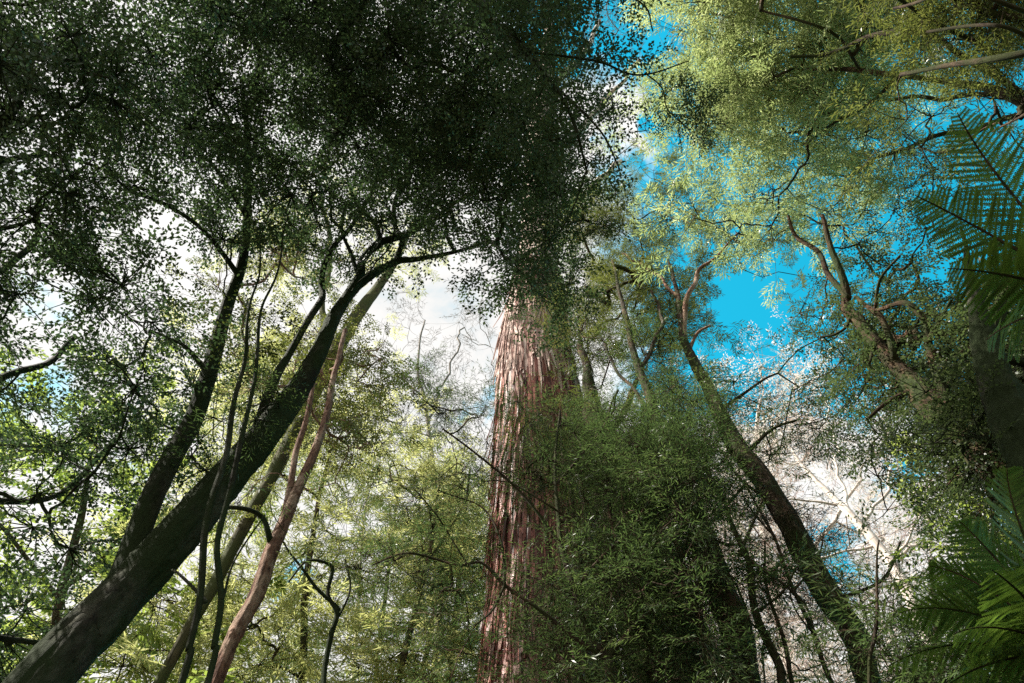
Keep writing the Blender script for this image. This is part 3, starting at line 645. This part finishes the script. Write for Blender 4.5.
gm2.crown(grid_points([r[7:] for r in GM], 10, 11, 'wattle', (13.5, 18), unit=.4, leaf_scale=1.6, spray_scale=1.1, cl_r=.8, per=6, mask=holes([(410, 370, 60, 45, .1), (455, 400, 30, 30, .2)])), 'wattle', 'yellow', leaf_scale=1.6, spray_scale=1.1)
k_ = 0
for (x0, x1, w, h, bk, lb) in ((448, 462, 7, 15.5, 'b_wattle', 'slim brown trunk beside the foot of the giant trunk'), (372, 392, 5, 18, 'b_beech', 'very thin dark trunk among the yellow green wattles'), (418, 446, 6, 20, 'b_wattle', 'slim background trunk between the yellow green wattles'), (432, 447, 10, 22, 'b_pale', 'pale peeling gum trunk far behind beside the giant'), (352, 362, 5, 22, 'b_pale', 'thin pale trunk far behind the crooked sapling')):
    t = Tree('background_tree', lb, bk, [(x0, 700, h, w), ((x0 * .6 + x1 * .4), 640, h, w * .9), (x1, 540, h, w * .6), (x1 + 8, 470, h, w * .3)], k=8)
    t.crown(grid_points(["12", "12", "11"], 15, int(x1 // 32), 'wattle', (h, h + 1.5), unit=.22, leaf_scale=1.6, cl_r=.6, per=5), 'wattle', 'yellow', leaf_scale=1.6)
# bare tree in front of the white cloud
bt = Tree('bare_tree', 'faint bare grey tree against the white cloud left of the giant', 'b_greytwig', [(436, 560, 24, 5), (434, 480, 24, 5), (428, 425, 24, 4), (424, 396, 24, 3.4), (418, 375, 24, 2.6), (420, 340, 24, 2), (425, 320, 24, 1.5)], k=8)
for L_ in ([(428, 425, 24, 3), (440, 390, 24, 2.4), (455, 355, 24, 2), (462, 325, 24, 1.4)], [(423, 396, 24, 2.4), (402, 380, 24, 1.6), (392, 360, 24, 1.2)]): bt.limb(L_, k=6, wob=2)
C, S = grid_points(["1222", "2332", "2332", "1221"], 9, 12, 'twig', (22, 26), unit=.2, spray_scale=1.5, cl_r=1.2, per=4); bare(bt, C, S, 1.3, 'b_greytwig', .012)

# ------------------------------------------------------------------ wattle in front of the giant
lt = Tree('mossy_leaning_tree', 'broad dark mossy trunk at the right flank of the giant, veiled by green wattle foliage', 'b_wattle',
          [(690, 700, 10.5, 92), (668, 640, 10.5, 82), (640, 560, 10.5, 68), (618, 490, 10.5, 46), (602, 440, 10.5, 28), (592, 400, 10.5, 15), (584, 365, 10.5, 8), (580, 330, 10.4, 4)], k=48, rough=.05)
for L_ in ([(600, 450, 10.5, 10), (625, 410, 10.4, 7), (640, 370, 10.3, 4)], [(650, 590, 10.5, 10), (690, 540, 10.2, 7), (700, 500, 10, 4)]): lt.limb(L_)
lt.crown(grid_points(["..22", "2344", "4565", "4686", "3687", "1488", ".278", "..68"], 10, 17, 'wattle', (8.8, 10.4), unit=.19, cl_r=.4, per=8, leaf_scale=.7, void=1.1), 'wattle', 'wattle', leaf_scale=.7)
WC = [ # cols 11..21
    ".12355.5665",   # 12
    ".2366457896",   # 13
    "13566558998",
    "23656669997",
    "23554569999",
    "12335559999",
    ".1223559999",
    "..122456999",
    "..122446999",
    "..122335899"]
wc = Tree('wattle_tree', 'dark green wattle spreading its fine foliage in front of the giant trunk', 'b_wattle',
          [(614, 700, 7.2, 9), (606, 658, 7.2, 8), (591, 640, 7.2, 7), (579, 610, 7.2, 6), (570, 578, 7.2, 6), (561, 545, 7.2, 5), (558, 510, 7.2, 4), (555, 460, 7.2, 3), (560, 410, 7.2, 2)], k=8)
for L_ in ([(606, 658, 7.2, 6), (573, 638, 7.1, 5), (534, 605, 7, 4.5), (505, 584, 7, 4), (485, 560, 7, 3), (466, 562, 7, 2.5), (428, 558, 7, 2.5), (401, 558, 7, 2.3), (371, 569, 7, 1.5)],
           [(561, 545, 7.2, 4), (520, 490, 7, 3), (480, 455, 6.9, 2.4), (440, 430, 6.8, 2)], [(505, 584, 7, 3), (500, 540, 7, 2), (480, 505, 7, 2), (440, 490, 7, 1.5)],
           [(573, 590, 7.2, 4), (620, 540, 7.3, 3), (650, 500, 7.4, 2)], [(606, 658, 7.2, 5), (640, 620, 7.3, 4), (680, 590, 7.4, 3), (700, 560, 7.5, 2)], [(560, 480, 7.2, 3), (600, 430, 7.3, 2.4), (620, 390, 7.4, 2)],
           [(505, 584, 7, 3), (492, 610, 6.9, 2.4), (475, 625, 6.8, 2)], [(466, 562, 7, 2), (440, 520, 6.9, 1.8), (415, 490, 6.8, 1.4)], [(570, 520, 7.2, 3), (540, 500, 7, 2), (500, 475, 7, 1.4)]):
    wc.limb(L_, k=6, wob=1.6)
wc.crown(grid_points(WC, 12, 11, 'wattle', (6.8, 9.2), unit=.225, leaf_scale=.66, cl_r=.32, per=9, void=.9, mask=holes([(512, 400, 30, 25, .15), (512, 650, 32, 40, .3), (505, 500, 18, 60, .4), (520, 330, 60, 55, 0)])), 'wattle', 'wattle', leaf_scale=.66, twig_r=.004, r0=.005)

# ------------------------------------------------------------------ right hand trees
RB = [ # cols 17..26, rows 5..
    ".1453210..", ".366643122", "1577654344", "3777544455", "4766565543", "4655666543", "3444555433", "4434432332", "5544433322", "4434533311", "33334431..", "2344431...", "..34443...", "..23343...", "..344443..", "..44446543"[:10], "..44456654"[:10]]
ta = Tree('mossy_wattle_tree', 'dark mossy trunk rising close beside the right edge of the giant', 'b_wattle',
          [(744, 690, 9, 34), (735, 629, 9, 30), (714, 569, 9, 26), (695, 520, 9, 21), (679, 480, 9, 18), (660, 430, 9, 12), (645, 385, 9, 9), (632, 345, 9, 6), (622, 300, 9, 4), (612, 260, 9, 2)], k=24)
for L_ in ([(655, 420, 9, 4), (625, 380, 9.2, 3), (605, 345, 9.4, 3)], [(640, 370, 9, 5), (660, 330, 9.2, 4), (655, 290, 9.4, 3)], [(690, 505, 9, 6), (665, 470, 9, 4), (650, 460, 9, 3)], [(715, 570, 9, 5), (700, 590, 8.8, 3), (690, 560, 8.8, 2)]):
    ta.limb(L_, k=8, wob=1.2)
ta.crown(grid_points(["1463", "2564", "3665", "4666"[:4], "4654", "4554", "4443", "5444", "4433", "3333", ".333", ".233", ".232"], 6, 17, 'wattle', (9.5, 13), unit=.32, leaf_scale=1.15, cl_r=.5, per=6, zmax=26, mask=holes([(545, 330, 34, 70, .05)])), 'wattle', 'olive', leaf_scale=1.15)
ta.crown(grid_points(["..2", "123", "134", "134", "124", "..3"], 12, 19, 'wattle', (8.6, 9.8), unit=.33, leaf_scale=1., cl_r=.4, per=6), 'wattle', 'dark', name='crown')

tb = Tree('leaning_wattle_tree', 'tall wattle with a long straight leaning trunk, reddish near its fork', 'b_wattle',
          [(868, 690, 9.6, 31), (859, 646, 9.6, 31), (830, 599, 9.6, 31), (800, 543, 9.6, 29), (764, 484, 9.6, 25), (737, 445, 9.6, 23), (716, 406, 9.6, 18), (699, 371, 9.6, 14), (684, 339, 9.6, 10), (679, 310, 9.6, 7), (677, 288, 9.6, 5), (668, 262, 9.6, 3)], k=24, ws=.8)
for L_ in ([(684, 338, 9.6, 7), (685, 318, 9.6, 6), (691, 289, 9.6, 5), (699, 269, 9.6, 4), (712, 258, 9.6, 3), (740, 235, 9.6, 2)], [(690, 348, 9.6, 4), (697, 333, 9.6, 3), (709, 325, 9.6, 2)], [(677, 296, 9.6, 4), (665, 285, 9.7, 3), (645, 265, 9.8, 2.5), (620, 255, 10, 2)],
           [(745, 455, 9.6, 5), (770, 430, 9.7, 3), (800, 420, 9.8, 2)], [(720, 410, 9.6, 4), (750, 390, 9.7, 3), (780, 370, 10, 2)], [(775, 500, 9.6, 4), (740, 480, 9.4, 3), (720, 450, 9.4, 2)], [(835, 600, 9.6, 4), (880, 580, 9.4, 3), (900, 540, 9.3, 2)]):
    tb.limb(L_, k=8, wob=1.2, bark='b_red' if L_[0][0] < 695 else None)
HR = holes([(985, 160, 60, 55, .25), (690, 180, 22, 12, .2), (700, 345, 14, 40, .5), (838, 415, 14, 30, .1), (832, 560, 22, 18, .3), (815, 600, 14, 12, .3), (800, 400, 16, 10, .3), (790, 290, 16, 12, .35), (820, 340, 14, 10, .2), (850, 370, 12, 10, .2), (715, 330, 14, 12, .4), (830, 500, 55, 45, .4), (850, 320, 10, 10, .3), (780, 200, 12, 10, .4), (885, 80, 16, 12, .1), (930, 100, 18, 14, .2), (955, 120, 28, 22, .1), (893, 135, 14, 14, .25), (870, 190, 14, 20, .25), (900, 160, 14, 10, .4), (940, 165, 18, 12, .3), (1000, 190, 22, 26, .2), (880, 225, 16, 16, .2), (920, 245, 22, 10, .2), (840, 190, 12, 10, .3), (970, 85, 12, 10, .3), (838, 160, 10, 18, .3), (905, 95, 16, 12, .2), (740, 260, 14, 10, .3)])
tb.crown(grid_points([r[3:] for r in RB], 5, 20, 'fine', (10, 14), unit=.115, leaf_scale=1.4, cl_r=.5, per=6, zmax=28, mask=HR), 'fine', 'olive', leaf_scale=1.4)
tb.crown(grid_points(["1211", "2322", "2321", "132.", ".2..", "..21", "..22"], 12, 22, 'wattle', (9.2, 10.6), unit=.3, cl_r=.35, per=6, mask=HR), 'wattle', 'dark', leaf_scale=1.)

tc = Tree('slim_dark_tree', 'slim dark bare tree between the two leaning right hand trunks', 'b_wattle', [(790, 700, 8.3, 9), (783, 670, 8.3, 9), (759, 614, 8.3, 8), (741, 554, 8.3, 6), (728, 510, 8.3, 4), (712, 470, 8.3, 3), (700, 430, 8.3, 2)], k=10, wob=1)
for L_ in ([(745, 556, 8.3, 4), (780, 581, 8.3, 3), (806, 608, 8.3, 2.6), (815, 640, 8.3, 2)], [(741, 552, 8.3, 4), (755, 520, 8.3, 2.6), (765, 500, 8.3, 2)], [(738, 545, 8.3, 3), (715, 540, 8.3, 2.4), (690, 510, 8.3, 2), (675, 505, 8.3, 1.4)], [(758, 612, 8.3, 3), (785, 590, 8.2, 2.4), (800, 560, 8.2, 1.6)]):
    tc.limb(L_, k=6, wob=2)
C, S = grid_points([".1221..", "123321.", "134432.", "1344331", "1344331", ".233221"], 14, 20, 'twig', (7.6, 9.2), unit=.32, spray_scale=.62, cl_r=.4, per=5); bare(tc, C, S, .6, 'b_wattle', .005)
tc.crown(grid_points(["1.111", "12221", "12222", "13443", "13454"], 17, 21, 'wattle', (8, 9), unit=.22, cl_r=.35, per=5), 'wattle', 'wattle', twig_r=.003, r0=.004)
ts = Tree('slim_dark_tree', 'thinnest dark stem right of the slim bare tree', 'b_wattle', [(800, 700, 8.6, 5), (789, 658, 8.6, 5), (771, 611, 8.6, 4), (765, 580, 8.6, 3), (764, 540, 8.6, 2)], k=8, wob=1.5)
C, S = grid_points(["1", "3", "3"], 16, 23, 'twig', (8.4, 9.2), void=0, unit=.4, spray_scale=.6, cl_r=.35, per=5); bare(ts, C, S, .5, 'b_wattle', .005)
tv = Tree('upright_sapling', 'thin upright sapling before the pale dead tree on the lower right', 'b_wattle', [(874, 700, 6.5, 4), (874, 640, 6.5, 4), (873, 590, 6.5, 3), (876, 555, 6.5, 2), (879, 540, 6.5, 1.5)], k=6, wob=1.5)
tv.crown(grid_points(["12", "12", "22", "33", "44"], 17, 27, 'wattle', (6.3, 7.2), unit=.25, cl_r=.25, per=5), 'wattle', 'dark', twig_r=.003, r0=.004)

for lb, pth in (('slim dark stem just right of the giant, lost in the wattle leaves', [(598, 700, 8.6, 6), (590, 620, 8.6, 5), (578, 540, 8.6, 4), (566, 470, 8.6, 3), (560, 420, 8.6, 1.5)]),
                ('slim dark stem at the middle of the green mass right of the giant', [(655, 700, 8.2, 7), (640, 630, 8.2, 6), (622, 560, 8.2, 5), (606, 490, 8.2, 3.5), (596, 430, 8.2, 2)]),
                ('slim stem close along the left side of the mossy trunk right of the giant', [(716, 700, 8.0, 6), (700, 630, 8, 5.5), (680, 560, 8, 4.5), (662, 500, 8, 3), (650, 450, 8, 2)]),
                ('slim stem crossing the bright gap left of the long leaning wattle trunk', [(838, 700, 8.8, 5), (818, 640, 8.8, 5), (795, 590, 8.8, 4), (768, 530, 8.8, 3), (745, 480, 8.8, 1.5)])):
    q = Tree('slender_tree', lb, 'b_wattle', pth, k=8, wob=.8)
    for j in range(3):
        a, b = pth[1 + j][:2], pth[2 + j][:2] if j < 2 else pth[3][:2]; sg = 1 if j % 2 else -1; hh = pth[1][2]
        q.limb([(a[0], a[1], hh, 2.4), (a[0] + sg * 22, a[1] - 30, hh, 1.8), (a[0] + sg * 30, a[1] - 62, hh, 1)], k=5, wob=1.5)

# pale dead gum and the pale gum behind it
dg = Tree('dead_gum_tree', 'bleached white dead gum leaning behind the right hand trunks', 'b_pale', [(930, 640, 24, 15), (905, 585, 24, 13), (889, 559, 24, 11), (866, 532, 24, 9.5), (842, 506, 24, 7.5), (813, 477, 24, 4), (795, 455, 24, 2.5), (780, 430, 24, 2)], k=14)
for L_ in ([(850, 515, 24, 4), (838, 470, 24.5, 3), (835, 440, 25, 2), (825, 400, 25, 1.5)], [(860, 528, 24, 4), (885, 490, 24.5, 3), (890, 450, 25, 2), (880, 410, 25, 1.5)], [(840, 505, 24, 3), (800, 500, 23.5, 2), (770, 510, 23, 1.5), (745, 520, 23, 1)], [(875, 545, 24, 3), (840, 555, 23.5, 2.4), (800, 560, 23, 2)], [(890, 560, 24, 3), (920, 520, 24, 2.4), (930, 480, 24, 1.8)]):
    dg.limb(L_, k=6, wob=1.5)
C, S = grid_points(["..2332..", ".233443.", "23344443", "33445543", "33445543", "23445543", "23344443", "22344432", "12233321"], 12, 21, 'twig', (22, 28), unit=.18, spray_scale=1.7, cl_r=1.3, per=5, mask=HR); bare(dg, C, S, 1.6, 'b_twig', .012, tk=.8)
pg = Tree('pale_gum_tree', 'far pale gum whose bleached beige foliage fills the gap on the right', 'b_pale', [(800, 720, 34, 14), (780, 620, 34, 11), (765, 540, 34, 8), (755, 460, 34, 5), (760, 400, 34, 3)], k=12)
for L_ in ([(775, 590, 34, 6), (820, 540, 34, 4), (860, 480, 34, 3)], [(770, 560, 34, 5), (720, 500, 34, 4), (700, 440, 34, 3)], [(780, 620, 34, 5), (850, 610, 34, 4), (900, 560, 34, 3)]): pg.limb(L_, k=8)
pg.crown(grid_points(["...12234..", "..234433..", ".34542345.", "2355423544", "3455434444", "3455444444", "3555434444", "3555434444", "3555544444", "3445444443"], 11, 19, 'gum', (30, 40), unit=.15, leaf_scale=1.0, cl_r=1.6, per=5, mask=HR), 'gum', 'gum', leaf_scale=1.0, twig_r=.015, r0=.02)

td = Tree('orange_barked_tree', 'gnarled orange brown tree leaning in from the right with crooked mossy limbs', 'b_orange',
          [(1090, 560, 6.9, 42), (1030, 493, 7, 38), (990, 458, 7.1, 34), (965, 433, 7.2, 31), (932, 404, 7.3, 26), (906, 378, 7.4, 18), (883, 351, 7.5, 13), (862, 325, 7.5, 12), (849, 310, 7.5, 11), (845, 288, 7.4, 8), (833, 255, 7.2, 6), (822, 215, 7, 4)], k=24, rough=.06)
for L_ in ([(846, 295, 7.4, 6), (817, 260, 7.4, 5), (800, 238, 7.3, 4), (790, 215, 7.1, 3)], [(950, 410, 7.2, 10), (938, 375, 7.2, 10), (931, 360, 7.2, 9), (926, 343, 7.2, 8), (925, 327, 7.2, 7), (912, 310, 7.2, 6), (897, 304, 7.2, 5), (874, 309, 7.3, 4)],
           [(895, 362, 7.4, 8), (893, 350, 7.3, 7), (887, 325, 7.3, 6), (880, 313, 7.3, 6), (862, 306, 7.3, 4), (850, 300, 7.3, 3)], [(926, 343, 7.2, 5), (938, 322, 7.1, 4), (950, 300, 7, 3)], [(875, 340, 7.5, 4), (870, 358, 7.4, 3), (866, 365, 7.4, 2)],
           [(849, 308, 7.5, 4), (848, 325, 7.4, 3), (835, 335, 7.4, 2.6), (820, 338, 7.4, 2)], [(915, 390, 7.3, 6), (890, 400, 7.2, 4), (870, 420, 7.1, 3)], [(875, 312, 7.3, 4), (880, 280, 7.1, 3), (900, 255, 7, 2)]):
    td.limb(L_, k=10, wob=1.4)
DD = ["...1221..", ".12222...", "222233...", "443456678", "432567788", "321588889", "322588889"[:9], "..2688889"[:9], "..2667789", "..1356789", "....25678", ".....2567", "......356"]
td.crown(grid_points(["." * 0 + r for r in DD], 5, 23, 'beech', (7.4, 10.5), gam=1.3, unit=.22, leaf_scale=1.25, cl_r=.35, per=6, mask=HR), 'beech', 'dark', leaf_scale=1.25)
te = Tree('dark_leaning_tree', 'dark thick trunk leaning in at the right edge under the fern fronds', 'b_beech',
          [(1070, 560, 5.6, 46), (1040, 470, 5.6, 42), (1015, 420, 5.6, 38), (998, 378, 5.6, 30), (983, 338, 5.6, 24), (974, 306, 5.6, 14), (968, 272, 5.6, 8), (965, 245, 5.5, 4), (960, 225, 5.4, 2)], k=18)
te.limb([(1022, 435, 5.6, 22), (1020, 400, 5.7, 18), (1000, 360, 5.8, 12), (1005, 300, 5.8, 8)], k=10); te.limb([(975, 308, 5.6, 8), (1000, 270, 5.8, 5), (1030, 230, 6, 4)], k=8)
te.crown(grid_points(["333", "555", "776", "888", "889", "788"], 9, 29, 'beech', (5.9, 8), unit=.2, leaf_scale=1.1, cl_r=.3, per=6), 'beech', 'dark', leaf_scale=1.1)

# pale wattle, upper right
AC = [ # cols 20..31
    ".48999998...", ".49999998...", ".59999996...", ".59999874...", "168899763...", ".57898642...", ".2366532....", "..123321...."]
ac = Tree('silver_wattle_tree', 'tall wattle with feathery pale yellow green foliage filling the upper right', 'b_wattle',
          [(1240, 420, 9, 34), (1190, 300, 9, 28), (1120, 190, 8.6, 20), (1060, 125, 8, 14), (1000, 92, 7.4, 9), (930, 80, 7, 6), (860, 70, 6.6, 5), (800, 70, 6, 3)], k=12)
for L_ in ([(1150, 230, 8.8, 10), (1060, 115, 8.8, 7), (985, 125, 8.8, 6), (940, 138, 8.8, 5), (880, 158, 8.8, 3.5), (853, 172, 8.8, 2.5), (800, 180, 8.6, 2)], [(1080, 140, 8.2, 8), (1000, 98, 8, 5), (930, 97, 8, 4), (870, 102, 7.8, 3), (770, 104, 7, 2)],
           [(1040, 110, 7.8, 8), (960, 50, 6.6, 6), (900, 30, 5.6, 6), (850, 50, 5.6, 4), (790, 55, 5, 3)], [(1000, 60, 6.6, 5), (940, 20, 5.6, 4), (880, -10, 4.6, 3)], [(900, 75, 6.8, 4), (860, 110, 7, 3), (800, 145, 7, 2)], [(860, 70, 6.6, 3), (830, 30, 5.6, 3), (760, 10, 4.6, 2)]):
    ac.limb(L_, k=8, wob=1.2)
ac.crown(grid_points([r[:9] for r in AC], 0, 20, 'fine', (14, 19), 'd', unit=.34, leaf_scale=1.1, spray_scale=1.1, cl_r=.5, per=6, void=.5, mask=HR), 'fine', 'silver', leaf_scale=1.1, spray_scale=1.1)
OT = ["6788", "7877", "4656", "3222", "2111", "21..", "21.."]
ot = Tree('olive_wattle_tree', 'olive wattle overhanging the top right corner above the fern', 'b_wattle',
          [(1300, 300, 8, 34), (1230, 180, 7.6, 26), (1150, 90, 6.6, 18), (1080, 50, 5.6, 10), (1010, 55, 5.2, 7), (950, 65, 5.2, 5), (900, 75, 5.2, 4)], k=12)
for L_ in ([(1100, 60, 5.8, 7), (1030, 10, 4.6, 5), (960, -10, 4, 4), (900, 10, 4, 3)], [(1050, 52, 5.4, 6), (1000, 25, 4.8, 4), (930, 30, 4.6, 3)], [(1080, 55, 5.8, 5), (1030, 110, 6.4, 3), (990, 130, 6.6, 2)]):
    ot.limb(L_, k=8, wob=1.4)
ot.crown(grid_points(OT, 0, 28, 'fine', (10.5, 13.5), 'd', unit=.24, leaf_scale=.85, cl_r=.45, per=6, mask=HR), 'fine', 'olive', leaf_scale=.85)
# bright bush in the lower right
rb = Tree('leafy_bush', 'bright green leafy bush behind the lower tree fern on the right', 'b_wattle', [(1010, 700, 9, 10), (1000, 620, 9, 8), (985, 550, 9, 5), (980, 500, 9, 3)], k=8, cat='bush')
rb.crown(grid_points(["....", "..45", "..46", ".145", ".244", ".144", ".133", "..22"], 13, 28, 'bush', (8.5, 11.5), unit=.27, leaf_scale=1.2, cl_r=.5, per=6), 'bush', 'bright', leaf_scale=1.2)
rb2 = Tree('dark_wattle', 'dark leafy wattle behind the bottom right fern fronds', 'b_wattle', [(950, 710, 7.5, 10), (940, 660, 7.5, 8), (935, 600, 7.5, 5), (930, 560, 7.5, 3)], k=8)
rb2.crown(grid_points(["..123", ".1346", ".3567", "23577", "45777", "46777"], 16, 27, 'wattle', (7, 8.8), unit=.27, cl_r=.35, per=6), 'wattle', 'wattle', leaf_scale=1.0)

# ------------------------------------------------------------------ tree ferns
def frond_mesh(a, b, arch, width, parent, base):
    a = np.array(a, float); b = np.array(b, float); n = 38; L = np.linalg.norm(b - a); t = np.linspace(0, 1, n)
    P = a + (b - a) * t[:, None] + np.array([0, 0, 1.0]) * (arch * L * np.sin(t * math.pi * .85))[:, None]
    P = P - np.array([0, 0, 1.0]) * (.12 * L * t ** 3)[:, None]
    T = np.gradient(P, axis=0); T /= np.linalg.norm(T, axis=1, keepdims=True)
    side = np.cross(T, np.array([0, 0, 1.0]) + rng.normal(0, .15, 3)); side /= np.linalg.norm(side, axis=1, keepdims=True); nrm = np.cross(side, T)
    prof = np.minimum(1, .35 + t * 3) * np.clip(1 - t ** 1.8, 0, 1) ** .85 * width + .03
    mb = MB(); V = []; tn = []
    m = 24
    for i in range(2, n - 1):
        for sg in (-1, 1):
            l = prof[i] * rng.uniform(.82, 1.08); d = side[i] * sg * .85 + T[i] * rng.normal(.5, .07) + nrm[i] * rng.normal(-.22, .10); d /= np.linalg.norm(d)
            u = np.linspace(.03, 1, m); q = P[i] + d * (l * u)[:, None] - nrm[i] * (.10 * l * u ** 2)[:, None]
            ax = T[i] - d * (T[i] @ d); ax /= np.linalg.norm(ax)
            pl = .008 + l * .034 * (1 - u) ** .6 * np.sin(np.clip(u + .25, 0, 1) * math.pi / 1.25 + .0) * 1.1
            pl = np.maximum(pl, .006); hw = l / m * .62
            for s2 in (-1, 1):
                tip = q + ax * s2 * pl[:, None] + d * hw * .8
                V.append(np.stack([q - d * hw, tip - d * hw * .3, tip + d * hw * .3, q + d * hw], 1)); tn.append(np.full(m, rng.uniform(.2, .9)))
    V = np.concatenate(V); mb.add(V, np.arange(len(V) * 4).reshape(-1, 4), None, np.concatenate(tn))
    o = mb.build('frond', M['fern'], parent, base)
    mr = MB(); tubes(mr, P[None], (np.linspace(.014, .003, n))[None], 5)
    mr.build('rachis', M['b_wattle'], o, base)

def fern(label, c, tips, extra):
    c = np.array(c); base = np.array([c[0] + .2, c[1], 0])
    root = thing('tree_fern', label, 'tree fern', base)
    mb = MB(); pp, rr = smooth_path([base + [0, 0, -.3], base + [0, 0, c[2] * .5], c - [0, 0, .1]], [.16, .12, .10], 20); tubes(mb, pp[None], rr[None], 14, rough=.12)
    mb.build('trunk', M['b_beech'], root, base, smooth=True)
    for px, py, d, ar in tips: frond_mesh(c, at(px, py, d), ar, .27 + .06 * rng.random(), root, base)
    for k in range(extra):
        a = rng.uniform(-1.3, 1.6); l = rng.uniform(1.7, 2.3); frond_mesh(c, c + np.array([math.cos(a) * l, math.sin(a) * l, rng.uniform(-.3, .7)]), .16, .3, root, base)
fern('tall tree fern at the right edge whose fronds show dark against the blue sky', at(1105, 300, 4.7),
     [(908, 190, 4.6, .10), (948, 108, 4.9, .10), (940, 262, 4.3, .06), (975, 330, 4.0, .04)], 2)
fern('lower tree fern filling the bottom right corner with layered dark fronds', at(1075, 650, 5.2),
     [(880, 655, 5.2, .08), (895, 605, 5.3, .12), (925, 560, 5.3, .14), (955, 515, 5.3, .14), (1000, 460, 5.4, .12), (915, 690, 4.7, .06), (945, 620, 4.5, .06), (985, 560, 4.6, .08)], 3)
print('faces', sum(len(o.data.polygons) for o in SC.objects if o.type == 'MESH'))
